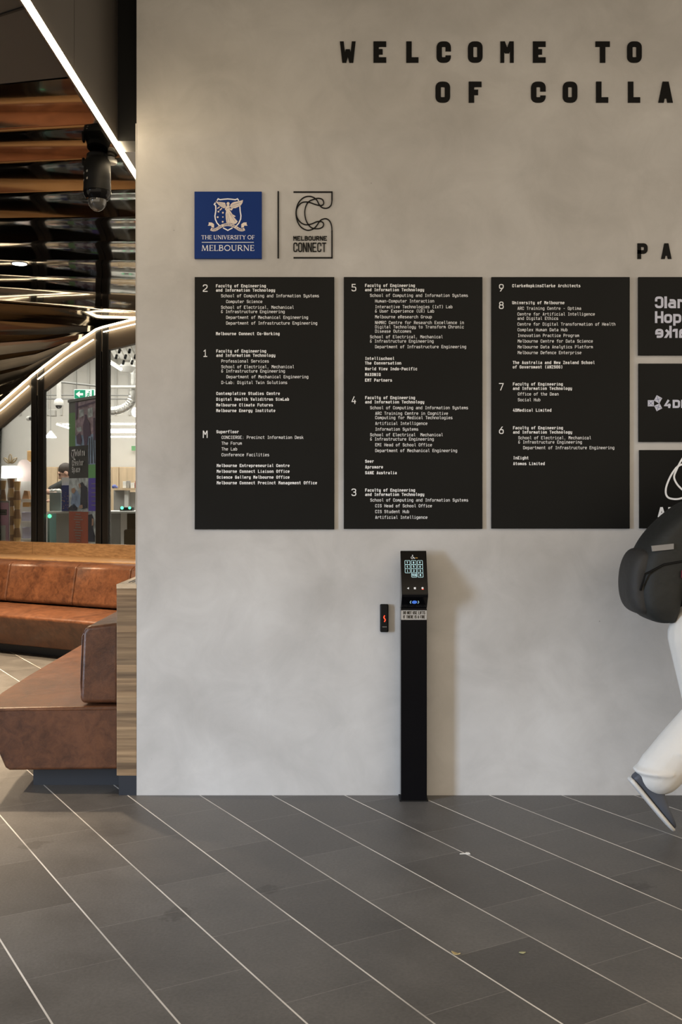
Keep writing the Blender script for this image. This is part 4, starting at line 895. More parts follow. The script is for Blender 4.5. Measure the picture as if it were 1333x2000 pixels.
# ------------------------------------------------------------------ front bench
t = thing('leather_bench', 'tan leather bench running back from the timber cabinet, end face toward us', 'bench', (-1.42, 1.6, 0))
zs = 0.402
prof_ = [(-1.722, zs-0.02), (-1.705, zs), (CX0-0.004, zs+0.012), (CX0-0.004, 0.108), (-1.585, 0.102), (-1.605, 0.115)]
m = MB(); ysl = [0.06, 0.10, 0.5, 1.0, 1.6, 2.2, 2.8, 3.15]
n = len(prof_); m.loft([[(x - 0.06*min(1, max(0, (y-0.1)/0.5))*(1 if z > 0.3 and x < -1.6 else 0.6 if x < -1.5 else 0), y, z) for x, z in prof_] for y in ysl])
o = m.build('seat', 'tan_leather', t, bevel=0.022, seg=5, smooth=50)
MB().tube([(-1.712, 0.062, zs-0.013), (-1.55, 0.060, zs-0.009), (-1.3, 0.059, zs-0.007), (CX0-0.01, 0.059, zs-0.004)], 0.0035, 8).build('seam_piping', 'tan_leather', t)
m = MB(); zb0, zb1 = zs+0.02, 0.797
bx0 = wx(156, 5.09)
m.loft([[(bx0+0.006, y, zb0), (bx0, y, zb0+0.03), (bx0+0.012, y, zb1-0.03), (bx0+0.035, y, zb1), (CX0-0.003, y, zb1+0.016), (CX0-0.003, y, zb0)] for y in (0.075, 0.11, 0.8, 1.6, 2.4, 2.9)])
m.build('backrest', 'tan_leather', t, bevel=0.02, seg=5, smooth=50)
MB().tube([(bx0+0.008, 0.084, zb0+0.02), (bx0+0.003, 0.082, zb0+0.1), (bx0+0.012, 0.082, zb1-0.05), (bx0+0.03, 0.086, zb1-0.012)], 0.003, 8).build('back_piping', 'tan_leather', t)
MB().box(-1.503, CX0-0.01, 0.18, 2.9, 0, 0.108).build('plinth', 'navy_plinth', t, smooth=0)

# ------------------------------------------------------------------ rear bench with its row of back cushions and the timber ledge
def bK(k): return k*CB
A0_, A1_ = fa(-420, bK(7.6)), fa(262, bK(7.6))
t = thing('leather_bench', 'long tan leather bench along the timber ledge below the glass front', 'bench', tuple(FP((A0_+A1_)/2, bK(7.9), 0)))
m = MB(); sec = [(bK(7.52), 0.375), (bK(7.60), 0.40), (bK(8.40), 0.425), (bK(8.40), 0.10), (bK(7.72), 0.095), (bK(7.68), 0.11)]
# front face leans in towards the floor like the other bench
m.loft([[FP(A0_+(A1_-A0_)*i/10, b_, z) for b_, z in sec] for i in range(11)])
m.build('seat', 'tan_leather', t, bevel=0.025, seg=5, smooth=50)
MB().fbox(A0_+0.05, A1_-0.05, bK(7.88), bK(8.40), 0, 0.10).build('plinth', 'navy_plinth', t, smooth=0)
seams = [-420, -290, -118, 10, 140, 247, 330]
for i in range(len(seams)-1):
    a0, a1 = fa(seams[i], bK(8.1)), fa(seams[i+1], bK(8.1)); m = MB()
    se = [(bK(8.12), 0.43), (bK(8.10), 0.46), (bK(8.17), 0.775), (bK(8.22), 0.80), (bK(8.41), 0.81), (bK(8.41), 0.43)]
    m.loft([[FP(a0+0.003+(a1-a0-0.006)*q, b_, z) for b_, z in se] for q in (0, 0.02, 0.5, 0.98, 1)])
    m.build('back_cushion', 'tan_leather', t, bevel=0.02, seg=4, smooth=50)
t = thing('timber_ledge', 'timber ledge and upstand behind the rear bench, under the glass front', 'ledge', tuple(FP((A0_+A1_)/2, bK(8.7), 0)))
L0, L1 = fa(-420, bK(8.7)), fa(360, bK(8.7))
MB().fbox(L0, L1, bK(8.42), bK(9.0), 0.79, 0.818).build('shelf_board', 'ledge_timber', t, bevel=0.002, seg=2, smooth=0)
m = MB(); m.fbox(L0, fa(63, bK(9)), bK(9.0), bK(9.0)+0.045, 0.70, 0.948); m.fbox(fa(63.4, bK(9)), L1, bK(9.0), bK(9.0)+0.045, 0.70, 0.948)
m.build('upstand_board', 'ledge_timber', t, bevel=0.002, seg=2, smooth=0)
MB().fbox(L0, L1, bK(8.44), bK(8.98), 0.0, 0.789).build('carcass', 'navy_plinth', t, smooth=0)

# ------------------------------------------------------------------ the cafe behind the glass
def pbox(mb, x0, x1, y0, y1, d, dep):
    mb.box(wx(x0, d), wx(x1, d), d-5.012, d-5.012+dep, wz(y1, d), wz(y0, d)); return mb
def simple(name, m, label, cat, mb, group=None, **kw):
    o = mb.build(name, m, None, **kw); c = sum(mb.v, Vector())/len(mb.v); zmin = min(v.z for v in mb.v); c.z = zmin
    for v in o.data.vertices: v.co -= c
    o.location = c; ORG[o.name] = c
    return tag(o, label, cat, group)
# track spotlights hooked to the fascia
for px_, py_, lab in ((165, 697, 'small black hooked spotlight hanging from the fascia beside the exit sign pane'), (36, 785, 'small black hooked spotlight hanging from the fascia in the left pane')):
    b_ = KB+0.16; d_ = fd(px_, b_); t = thing('spotlight', lab, 'light', tuple(at(px_, py_-22, d_)), 'hooked spotlights on the cafe front'); k = d_/F
    pp = [at(px_-8, py_-22, d_), at(px_-2, py_-16, d_), at(px_, py_-6, d_), at(px_-2, py_+4, d_), at(px_-10, py_+8, d_), at(px_-18, py_+6, d_)]
    MB().tube(spline([tuple(p) for p in pp], 4) if False else [Vector(p) for p in pp], 3.4*k, 10).build('bracket_arm', 'matt_black', t, sub=1)
    MB().cyl(at(px_-18, py_+3, d_), at(px_-12, py_+17, d_), 3.0*k, 16).build('lamp_head', 'matt_black', t, bevel=0.003)
    MB().cyl(at(px_-15, py_+19, d_), at(px_-9, py_+15, d_), 2.2*k, 12).build('shutter', 'matt_black', t)
# exit sign
d_ = 13.2; t = thing('exit_sign', 'hanging green exit sign with a white arrow pointing left', 'sign', tuple(at(165, 780, d_)))
pbox(MB(), 144.5, 184.5, 760.5, 779.5, d_, 0.04).build('housing', 'exit_white', t, bevel=0.004)
fr = wall_frame(d_, 0.001)
m = MB(); m.flat([fr(x, y, 0) for x, y in ((145.5, -778.3), (183.5, -778.3), (183.5, -761.5), (145.5, -761.5))]); m.build('green_face', 'exit_green', t, smooth=0)
fr = wall_frame(d_, 0.003); m = MB()
m.flat([fr(x, y, 0) for x, y in ((167, -778), (179.5, -778), (179.5, -762), (167, -762))]); m.build('door_panel', 'exit_white', t, smooth=0)
m = MB(); m.flat([fr(x, y, 0) for x, y in ((148, -770), (156, -763.6), (156, -767.8), (162.5, -767.8), (162.5, -772.2), (156, -772.2), (156, -776.4))]); m.build('arrow', 'exit_white', t, smooth=0)
fr = wall_frame(d_, 0.005); m = MB()
ribbon(m, [(174, -767.5), (172.6, -771.5), (170.2, -774.6), (168.6, -777.2)], 1.7, fr); ribbon(m, [(172.8, -771.5), (175.4, -773.8), (176.4, -777.4)], 1.5, fr)
ribbon(m, [(176.6, -771), (173.8, -768), (171, -768.8), (169.8, -771.2)], 1.1, fr); m.flat([fr(174.8+1.4*math.cos(q*.785), -765.3+1.5*math.sin(q*.785), 0) for q in range(8)])
m.build('running_figure', 'exit_green', t, smooth=0)
MB().cyl(at(150, 760.5, d_+0.02), at(150, 690, d_+0.02), 0.004, 8).build('drop_rod', 'pipe_grey', t)
# pull-up banner, its right side turned toward us
BLx, BLd = -3.04, 11.9; bux, bud = 0.6186, -0.7857
def bu(px): q = (px-PX)/F; return (q*BLd-BLx)/(bux-bud*q)
def bpt(u, z, off=0.0): return Vector((BLx+u*bux-off*0.7857, BLd+u*bud-5.012-off*0.6186, z))
def bz(px, py): return wz(py, BLd+bu(px)*bud)
BH = 2.475; BWD = 0.80
t = thing('pull_up_banner', 'tall pull-up banner with green, black, red and purple blocks behind the glass', 'banner', tuple(bpt(BWD/2, 0)))
def brect(m, u0, u1, z0, z1, off): m.flat([bpt(u0, z0, off), bpt(u1, z0, off), bpt(u1, z1, off), bpt(u0, z1, off)])
def bblock(name, mt, rects, off=0.004):
    m = MB()
    for r in rects: brect(m, *r, off)
    return m.build(name, mt, t, smooth=0)
m = MB(); m.hexa([bpt(0, 0.06, 0.002), bpt(BWD, 0.06, 0.002), bpt(BWD, 0.06, -0.002), bpt(0, 0.06, -0.002), bpt(0, BH, 0.002), bpt(BWD, BH, 0.002), bpt(BWD, BH, -0.002), bpt(0, BH, -0.002)])
m.build('fabric', 'banner_black', t, smooth=0)
m = MB(); m.hexa([bpt(-0.01, BH, 0.012), bpt(BWD+0.01, BH, 0.012), bpt(BWD+0.01, BH, -0.012), bpt(-0.01, BH, -0.012), bpt(-0.01, BH+0.03, 0.012), bpt(BWD+0.01, BH+0.03, 0.012), bpt(BWD+0.01, BH+0.03, -0.012), bpt(-0.01, BH+0.03, -0.012)])
m.build('top_rail', 'pipe_grey', t, smooth=0)
m = MB(); m.hexa([bpt(0, 0, 0.10), bpt(BWD, 0, 0.10), bpt(BWD, 0, -0.10), bpt(0, 0, -0.10), bpt(0, 0.06, 0.05), bpt(BWD, 0.06, 0.05), bpt(BWD, 0.06, -0.05), bpt(0, 0.06, -0.05)])
m.build('base_cassette', 'pipe_grey', t, smooth=0)
c7 = lambda cx, cy: (80+cx/4.545, 640+cy/4.545)
def bxy(cx, cy): p = c7(cx, cy); return bu(p[0]), bz(*p)
uL = 0.0; u1 = bxy(308, 0)[0]; u2 = bxy(424, 0)[0]
zA = bxy(252, 760)[1]; zB = bxy(252, 1056)[1]; zC = bxy(252, 1338)[1]; zD = bxy(252, 1630)[1]; zE = 0.3
zp0 = bxy(450, 1215)[1]; zp1 = bxy(450, 1335)[1]; zp2 = bxy(450, 1628)[1]
bblock('grey_strip', 'banner_grey', [(uL+.004, u1, zA, BH-.005)])
bblock('green_strip', 'banner_green', [(uL+.004, u1, zB, zA)])
bblock('upper_photo', 'banner_mauve', [(u1, BWD-.004, bxy(308, 960)[1], BH-.01)])
bblock('striped_photo', 'banner_blue', [(u1, u2, zB, bxy(308, 960)[1]), (u2, BWD-.004, zp0, bxy(308, 960)[1])])
bblock('green_square', 'banner_leaf', [(u2, BWD-.004, zp1, zp0)])
bblock('purple_block', 'banner_purple', [(u2, BWD-.004, zp2, zp1)])
bblock('workshop_photo', 'banner_pale', [(uL+.004, u2, zD, zC)])
bblock('red_block', 'banner_red', [(uL+.004, u2, zE, zD)])
bblock('lower_photo', 'banner_pale', [(u2, BWD-.004, zE, zp2)])
def bpoly(name, mt, polys, off):
    for P in polys: MB().flat([bpt(*bxy(*p), off) for p in P]).build(name, mt, t, smooth=0)
bpoly('printed_figure', 'banner_plum', [[(395, 770), (412, 772), (414, 810), (440, 850), (448, 960), (425, 965), (415, 1045), (392, 1045), (382, 960), (380, 860), (393, 812)],
    [(470, 800), (488, 800), (488, 1000), (472, 990)], [(320, 960), (350, 930), (370, 1000), (360, 1040), (325, 1030)], [(312, 670), (330, 660), (330, 800), (314, 820)], [(335, 700), (490, 650), (490, 668), (335, 716)]], 0.008)
bpoly('printed_window', 'banner_pale', [[(345, 730), (385, 722), (385, 780), (345, 800)], [(420, 720), (465, 705), (465, 790), (420, 800)], [(318, 890), (360, 880), (372, 920), (330, 925)]], 0.006)
bpoly('printed_stripe', 'banner_navy', [[(432, 980), (440, 980), (436, 1210), (428, 1210)], [(452, 970), (458, 970), (462, 1205), (452, 1205)], [(470, 985), (476, 985), (486, 1205), (478, 1205)]], 0.006)
bpoly('printed_worker', 'banner_navy', [[(355, 1380), (375, 1370), (392, 1400), (418, 1420), (420, 1600), (375, 1610), (355, 1570), (360, 1450)], [(250, 1600), (300, 1560), (330, 1600), (325, 1625), (250, 1625)], [(425, 1660), (460, 1655), (475, 1700), (468, 1780), (486, 1850), (486, 1900), (425, 1900)]], 0.008)
bpoly('printed_shirt', 'banner_blue', [[(285, 1470), (325, 1440), (352, 1490), (360, 1580), (300, 1610), (270, 1560)]], 0.008)
bpoly('printed_face', 'banner_skin', [[(278, 1430), (305, 1420), (315, 1450), (298, 1475), (280, 1462)], [(340, 1390), (356, 1380), (364, 1410), (350, 1430)], [(345, 1580), (375, 1570), (380, 1600), (350, 1605)], [(460, 1690), (475, 1700), (474, 1750), (458, 1760)]], 0.010)
def bfr(u0, zb, off): return lambda u, v, h: bpt(u0+u, zb+v, off+h*20)
m = MB()
ub, zb_ = bxy(296, 1143); ue = bxy(400, 1143)[0]; x = 0
kk = (ue-ub)/7
f_ = bfr(ub, zb_, 0.008)
for ch in 'elstra': glyph(m, ch, x+kk*1.05, 0, kk*0.84, 0.070, 0.017, f_); x += kk*0.99
ribbon(m, [(-0.05, 0.066), (kk*1.1, 0.072)], 0.016, f_); ribbon(m, [(0.03, 0.07), (0.0, 0.02), (0.01, -0.03), (0.05, -0.04)], 0.018, f_); ribbon(m, [(-0.05, 0.05), (-0.06, 0.02), (-0.02, -0.02)], 0.012, f_)
for s_, cy_ in (('Creator', 1228), ('Space', 1286)):
    u0, z0 = bxy(285, cy_); f_ = bfr(u0, z0, 0.008); adv = (bxy(390, cy_)[0]-u0)/7; x = 0
    for ch in s_: glyph(m, ch, x, 0, adv*0.80, 0.066, 0.0115, f_); x += adv
m.build('lettering', 'crest_white', t, smooth=0)
m = MB()
for i, (cy_, wd) in enumerate(((1655, .5), (1680, .75), (1702, .9), (1727, .55), (1750, .5), (1773, .6), (1798, .95), (1822, .65), (1845, .6), (1868, .5), (1892, .35))):
    uu, zz = bxy(338, cy_)
    for q in range(int(wd*9)): ribbon(m, [(uu-wd*.13+q*.03, zz), (uu-wd*.13+q*.03+.022, zz)], 0.011, lambda u, v, h: bpt(u, v, 0.008))
for cy_ in (1385, 1425, 1465, 1500, 1540, 1575):
    uu, zz = bxy(455, cy_)
    for q in range(6): ribbon(m, [(uu+q*.03, zz), (uu+q*.03+.022, zz)], 0.010, lambda u, v, h: bpt(u, v, 0.008))
m.build('lettering', 'plate_grey', t, smooth=0)
# counter
d_ = 13.0
t = thing('cafe_counter', 'long white topped cafe counter behind the banner', 'counter', (wx(150, d_), d_-5.0+0.3, 0))
MB().box(wx(97.6, d_), wx(300, d_), d_-5.032, d_-5.012+0.7, wz(1002.5, d_), wz(998.5, d_)).build('worktop', 'paper_white', t, bevel=0.002, smooth=0)
MB().box(wx(98, d_), wx(234, d_), d_-5.012, d_-5.012+0.06, 0.0, wz(1002.6, d_)).build('front_panel', 'cafe_grey', t, smooth=0)
MB().box(wx(234, d_), wx(300, d_), d_-5.012+0.45, d_-5.012+0.5, 0.0, wz(1002.6, d_)).build('recess_back', 'recess_brown', t, smooth=0)
simple('brown_bin', 'recess_brown', 'low brown bin in the recess under the counter', 'bin', MB().box(wx(238, d_), wx(290, d_), d_-4.9, d_-4.65, 0.0, wz(1035, d_)), smooth=0, bevel=0.02)
simple('glass_side_panel', 'teal_glass', 'narrow teal glass panel beside the left end of the counter', 'panel', pbox(MB(), 92.5, 97.0, 1003.5, 1062, 12.6, 0.3), smooth=0)
t = thing('exit_button', 'round green glowing button low on the glass beside the left post', 'button', tuple(at(98, 1008, 11.0)))
MB().lathe([(0.0, 0), (0.022, 0), (0.026, 0.01), (0.026, 0.02), (0, 0.02)], at(98, 1008, 10.95), (0, -1, 0), 24).build('housing', 'teal_glass', t)
MB().lathe([(0.0, 0), (0.020, 0), (0.018, 0.008), (0.0, 0.011)], at(98, 1008, 10.95)+Vector((0, -0.02, 0)), (0, -1, 0), 24).build('button_cap', 'green_glow', t)
simple('storage_box', 'box_sage', 'sage green box on the counter with crumpled paper on it', 'box', pbox(MB(), 96.5, 119.5, 961.5, 998.4, 13.1, 0.28), bevel=0.006)
m = MB(); random.seed(3); ww = []
for i in range(9):
    c_ = at(99+i*2.2, 959.2-random.random()*2.5, 13.15+random.random()*0.1); m.ell(c_, (0.018+random.random()*.012, 0.02, 0.012+random.random()*.01), n=8, m=5)
simple('crumpled_paper', 'paper_white', 'crumpled white paper lying on the sage green box', 'paper', m, remesh=0.006)
t = thing('poster_box', 'dark blue box with a gold pattern and white top beside the banner', 'box', tuple(at(128, 998.4, 12.95)))
pbox(MB(), 120.3, 134.8, 948, 998.4, 12.95, 0.10).build('body', 'box_navy', t, smooth=0)
pbox(MB(), 120.6, 134.6, 932.5, 947.8, 13.0, 0.02).build('white_card', 'paper_white', t, smooth=0)
m = MB(); fr = wall_frame(12.95, 0.002); random.seed(5)
for i in range(26):
    x, y = 121.3+random.random()*12, -(962+random.random()*33); r_ = 0.4+random.random()*0.7
    m.flat([fr(x+r_*math.cos(q*1.05), y+r_*math.sin(q*1.05), 0) for q in range(6)])
m.build('gold_dots', 'box_gold', t, smooth=0)
# right pane: shelf with things, device on the counter
d_ = 14.4
t = thing('wall_shelf', 'white shelf above the counter carrying small boxes, seen in the right pane', 'shelf', (wx(250, d_), d_-5.012, 0))
pbox(MB(), 222, 320, 953.5, 957.5, d_, 0.35).build('shelf_board', 'cafe_timber', t, smooth=0)
pbox(MB(), 222, 243, 957.6, 999, d_+0.1, 0.05).build('grey_panel', 'cafe_grey', t, smooth=0)
pbox(MB(), 243, 320, 961, 999, d_+0.15, 0.05).build('white_panel', 'cafe_white', t, smooth=0)
pbox(MB(), 243, 251, 958, 999, d_+0.05, 0.12).build('bracket_post', 'paper_white', t, smooth=0)
for x0, x1, y0, mt, lab in ((240, 246.5, 940, 'paper_white', 'small white box on the shelf, left of a pair'), (247, 252.5, 939, 'cafe_grey', 'small grey box on the shelf beside the white one'), (255, 263, 943, 'paper_white', 'white box with dark band on the shelf near the wall edge'), (264, 272, 939, 'banner_red', 'reddish box on the shelf partly behind the wall edge')):
    simple('shelf_box', mt, lab, 'box', pbox(MB(), x0, x1, y0, 953.4, d_+0.05, 0.12), 'small boxes on the cafe shelf', smooth=0, bevel=0.003)
m = MB(); c_ = at(223.5, 950.5, d_+0.1); m.ell(c_, (0.035, 0.03, 0.03)); m.ell(c_+Vector((0.03, 0, -0.008)), (0.02, 0.02, 0.02))
simple('blue_bundle', 'box_blue_small', 'small blue bundle at the left end of the shelf', 'bundle', m, remesh=0.006)
d_ = 13.2; t = thing('counter_device', 'black device with two green lights on the counter in the right pane', 'device', tuple(at(246, 998.4, d_)))
pbox(MB(), 234, 258, 991, 998.4, d_, 0.14).build('body', 'matt_black', t, bevel=0.006)
for px_, r_ in ((238.5, 0.020), (253.5, 0.018)):
    MB().lathe([(0, 0), (r_, 0), (r_*0.9, 0.006), (0, 0.009)], at(px_, 992, d_), (0, -1, 0), 18).build('green_light', 'green_glow', t)
# timber wall cabinets and back fittings
for x0, x1, lab in ((70, 112, 'pale timber wall cabinet left of the seated man'), (112.6, 190, 'pale timber wall cabinet behind the man with the black tee shirt'), (205, 232, 'narrow pale timber cabinet at the left of the right pane'), (232.6, 330, 'wide pale timber cabinet above the shelf in the right pane')):
    d_ = 16.3; t = thing('wall_cabinet', lab, 'cabinet', tuple(at((x0+x1)/2, 990, d_)), 'pale timber cabinets on the cafe back wall')
    pbox(MB(), x0, x1, 912, 1000, d_+0.02, 0.6).build('carcass', 'cafe_timber', t, smooth=0)
    xm = (x0+x1)/2
    for u0, u1 in ((x0+0.4, xm-0.2), (xm+0.2, x1-0.4)): pbox(MB(), u0, u1, 913, 999.5, d_, 0.019).build('door', 'cafe_timber', t, smooth=0, bevel=0.002)
simple('wall_notice', 'sign_green', 'small square green sign on the back wall in the right pane', 'sign', pbox(MB(), 257, 266, 871, 880, 16.9, 0.03), smooth=0)
def tube_light(name, lab, a, b_, r, grp):
    t = thing(name, lab, 'light', tuple(a), grp); dv = (b_-a).normalized()
    MB().capsule(a, b_, r, r, 12).build('tube', 'lamp_white', t)
    MB().tube([a+Vector((0, 0, r*1.3)), b_+Vector((0, 0, r*1.3))], r*0.7, 6).build('housing', 'cafe_grey', t, smooth=0)
GLT = 'linear lights hanging in the cafe'
for y, d_, x0, x1, lab in ((828, 14.6, 205, 300, 'topmost of the four level light tubes in the right pane'), (839.5, 15.2, 205, 300, 'second light tube from the top in the right pane'), (844, 15.6, 205, 300, 'third light tube from the top in the right pane'), (853, 16.1, 205, 300, 'lowest of the four level light tubes in the right pane')):
    tube_light('linear_light', lab, at(x0, y, d_), at(x1, y, d_), 0.0125, GLT)
tube_light('linear_light', 'level light tube left of the banner', at(112, 829, 14.9), at(137, 829, 14.9), 0.012, GLT)
tube_light('linear_light', 'slanting light tube left of the banner', at(112, 828.5, 14.8), at(136, 836, 13.6), 0.014, GLT)
tube_light('linear_light', 'short slanting light tube below the hooked spotlight beside the right post', at(176, 678, 14.2), at(190, 687, 13.4), 0.02, GLT)
tube_light('linear_light', 'slanting light tube under the ceiling baffles in the right pane', at(212, 706, 14.6), at(236, 721, 13.8), 0.02, GLT)
for px_, py_, lab in ((97, 850, 'white cone pendant lamp left of the banner beside the left post'), ):
    d_ = 14.2; t = thing('pendant_lamp', lab, 'light', tuple(at(px_, py_+5, d_)))
    MB().lathe([(0.010, 0.09), (0.02, 0.075), (0.072, 0.012), (0.074, 0.0), (0.0, 0.0)], at(px_+2, py_+5, d_), None, 24).build('shade', 'lamp_white', t)
    MB().cyl(at(px_+2, py_-7, d_), at(px_+2, 690, d_), 0.004, 8).build('cord', 'pipe_grey', t)
d_ = 14.0; t = thing('globe_lamp', 'white glowing globe lamp beside the silver duct', 'light', tuple(at(266, 805, d_)))
MB().ell(at(266, 805, d_), (0.06, 0.06, 0.065)).build('globe', 'lamp_white', t); MB().cyl(at(266, 797, d_), at(266, 700, d_), 0.004, 8).build('cord', 'pipe_grey', t)
# duct, pipes, dome camera
d_ = 15.0
t = thing('air_duct', 'silver flexible air duct bending down the right pane', 'duct', tuple(at(262, 700, d_)))
path = spline([tuple((262.5, -690)), (263, -725), (262, -760), (256, -785), (240, -798), (218, -803), (180, -806)], 8)
pts = [at(p.x, -p.y, d_) for p in path]
MB().tube(pts, [0.062+0.006*(i % 2) for i in range(len(pts))], 16).build('hose', 'duct_silver', t)
MB().cyl(at(262.5, 690, d_), at(262.5, 655, d_), 0.075, 20).build('sleeve', 'duct_silver', t)
MB().lathe([(0.0, 0.0), (0.07, 0.0), (0.13, 0.07), (0.05, 0.13), (0, 0.13)], at(248, 727, 14.3), None, 24).build('diffuser_cone', 'cafe_white', t)
for (x0, y0), (x1, y1), d0, d1, r, lab in (((70, 741), (220, 757), 15.2, 15.8, 0.016, 'grey pipe sloping across the cafe above the exit sign'), ((60, 771.5), (300, 772.5), 16.0, 16.0, 0.010, 'upper thin level grey pipe behind the exit sign'), ((60, 779), (300, 779.5), 16.2, 16.2, 0.010, 'lower thin level grey pipe behind the exit sign'),
                         ((200, 756), (310, 756), 14.9, 14.9, 0.022, 'white level pipe crossing the silver duct')):
    simple('service_pipe', 'pipe_grey' if 'white' not in lab else 'cafe_white', lab, 'pipe', MB().cyl(at(x0, y0, d0), at(x1, y1, d1), r, 12), 'pipes across the cafe')
d_ = 14.4; t = thing('ceiling_camera', 'white ceiling dome camera on a drop pole left of the banner', 'camera', tuple(at(115, 795, d_)))
MB().cyl(at(115, 783, d_), at(115, 690, d_), 0.030, 18).build('drop_pole', 'cafe_white', t)
MB().lathe([(0.035, 0.09), (0.06, 0.07), (0.068, 0.02), (0.062, 0.0), (0.0, 0.0)], at(115, 792, d_), None, 24).build('housing', 'cafe_white', t, smooth=50)
MB().ell(at(115, 793, d_), (0.045, 0.045, 0.04)).build('lens_dome', 'glass_dome', t)
d_ = 15.5; simple('wall_speaker', 'cafe_grey', 'small grey wall speaker left of the banner', 'speaker', pbox(MB(), 94.5, 107, 800, 812.5, d_, 0.12), bevel=0.005)
d_ = 13.6; t = thing('wall_camera', 'small round dark camera in the left pane beside the post', 'camera', tuple(at(59, 818, d_)))
MB().ell(at(60, 817, d_), (0.026, 0.026, 0.028)).build('lens_ball', 'glass_dome', t); MB().ell(at(56, 817.5, d_+0.03), (0.034, 0.03, 0.032)).build('housing', 'cafe_white', t); MB().cyl(at(56, 813, d_+0.03), at(56, 700, d_+0.03), 0.006, 8).build('drop_rod', 'cafe_white', t)
random.seed(11)
for i, (px_, py_) in enumerate(((234, 668), (255, 668), (234, 686), (254, 686), (228, 697), (246, 697), (265, 697), (242, 708), (259, 708))):
    lab = ['left spot of the highest row', 'right spot of the highest row', 'left spot of the second row', 'right spot of the second row', 'left spot of the third row', 'middle spot of the third row', 'right spot of the third row', 'left spot of the lowest row', 'right spot of the lowest row'][i]
    d_ = 13.6+0.15*(i//2); m = MB(); m.cyl(at(px_, py_-3, d_), at(px_-1.5, py_+2.5, d_-0.05), 0.018, 12)
    simple('ceiling_spot', 'matt_black', 'tiny black ceiling spot in the right pane, ' + lab, 'light', m, 'tiny black spots on the cafe ceiling')
for i in range(5):
    lab = ['nearest the post', 'second from the post', 'third from the post', 'fourth from the post', 'farthest from the post'][i]
    A_, B_ = at(206+i*12, 655+i*1.5, 13.2), at(228+i*12, 700+i*1.5, 14.7); w2 = Vector((0.03, 0, 0)); h2 = Vector((0, 0, 0.14))
    simple('ceiling_baffle', 'cafe_white', 'white slanting ceiling baffle in the right pane, ' + lab, 'baffle', MB().hexa([A_-w2, A_+w2, B_+w2, B_-w2, A_-w2+h2, A_+w2+h2, B_+w2+h2, B_-w2+h2]), 'white baffles under the cafe ceiling', smooth=0)
# left pane
d_ = 12.6
t = thing('gift_display', 'cardboard display of stacked tapered hexagonal cells in the left pane', 'display', tuple(at(22, 1060, d_)).__class__((wx(22, d_), d_-5.0, 0)))
HC = 18.2*d_/F
for cxp, wpx, off in ((4, 15, 6), (21.5, 13, 0), (33.5, 13, 9)):
    for k_ in range(7):
        yt = 935+off*0.6+k_*18.2
        if yt > 1052: continue
        zt_, zb2 = wz(yt, d_+0.0), wz(yt+18.0, d_); wid = wpx*d_/F/2; r0, r1 = (wid*1.12, wid*0.80) if k_ % 2 == 0 else (wid*0.80, wid*1.12)
        c_ = Vector((wx(cxp, d_), d_-5.012, 0)); ang = [math.pi/6+q*math.pi/3 for q in range(6)]
        MB().loft([[c_+Vector((r*math.cos(a_), r*math.sin(a_), z)) for a_ in ang] for r, z in ((r1, zb2), (r0, zt_))]).build('cardboard_cell', 'cardboard_light' if (k_+(cxp > 10)+(cxp > 30)) % 2 == 0 else 'cardboard_dark', t, smooth=0)
MB().box(wx(-6, d_), wx(42, d_), d_-5.1, d_-4.9, 0, wz(1058, d_)).build('base_block', 'cafe_white', t, smooth=0)
t = thing('pink_sign', 'pink standing sign with a grey rim at the left edge', 'sign', (wx(5, 11.9), 11.9-5.0, 0))
pbox(MB(), -30, 18, 978, 1075, 11.9, 0.02).build('rim', 'cafe_grey', t, smooth=0); fr = wall_frame(11.9, 0.002)
m = MB(); m.flat([fr(x, y, 0) for x, y in ((-29, -1074), (17, -1074), (17, -981.5), (-29, -981.5))]); m.build('pink_face', 'sign_pink', t, smooth=0)
fr = wall_frame(11.9, 0.004)
m = MB(); m.flat([fr(x, y, 0) for x, y in ((-20, -1006), (13.5, -1006), (13.5, -995), (-20, -995))]); m.build('dark_label', 'banner_black', t, smooth=0)
m = MB(); m.flat([fr(x, y, 0) for x, y in ((-20, -1056), (11, -1056), (11, -1026), (-20, -1026))]); m.build('white_card', 'paper_white', t, smooth=0)
fr = wall_frame(11.9, 0.006); m = MB()
ribbon(m, rnd([(-18, -1003.4, 1), (12, -1003.4, 1), (12, -997.6, 1), (-18, -997.6, 1)], True, 1), 0.7, fr, 0, True); m.build('label_outline', 'plate_grey', t, smooth=0)
MB().box(wx(-20, 11.9), wx(10, 11.9), 6.95, 7.0, 0, wz(1075, 11.9)).build('stand', 'cafe_grey', t, smooth=0)
d_ = 13.4
m = MB()
P = [at(px_, py_, d_) for px_, py_ in [(33, 1000)] + [(47+14*math.cos(math.radians(q)), 915-18*math.sin(math.radians(q))) for q in range(180, -1, -12)] + [(61, 1000)]]
m.prism(P, (0, 0.02, 0)); simple('arched_board', 'pale_pink', 'pale pink arched board beside the left post', 'board', m, smooth=0)
d_ = 13.9
t = thing('wall_ornament', 'gold looped ornament on the cafe wall above the white light box', 'ornament', tuple(at(20, 908, d_)))
for P in ([(19, 906), (10, 902), (5, 892), (13, 895), (19, 906)], [(20, 906), (16, 895), (20, 883), (24, 895), (20, 906)], [(21, 906), (27, 895), (35, 892), (30, 902), (21, 906)]):
    MB().tube([at(p[0], p[1], d_) for p in P], 0.012, 8).build('gold_loop', 'gold_ornament', t, sub=1)
d_ = 13.7
m = MB(); pbox(m, 52.5, 61, 880, 902, d_, 0.06)
simple('timber_wall_lamp', 'cardboard_light', 'small upright timber block lamp high beside the left post', 'lamp', m, smooth=0, bevel=0.01)
t = thing('light_box', 'bright white trapezoid light box above the cardboard display', 'light', tuple(at(20, 932, 13.2)))
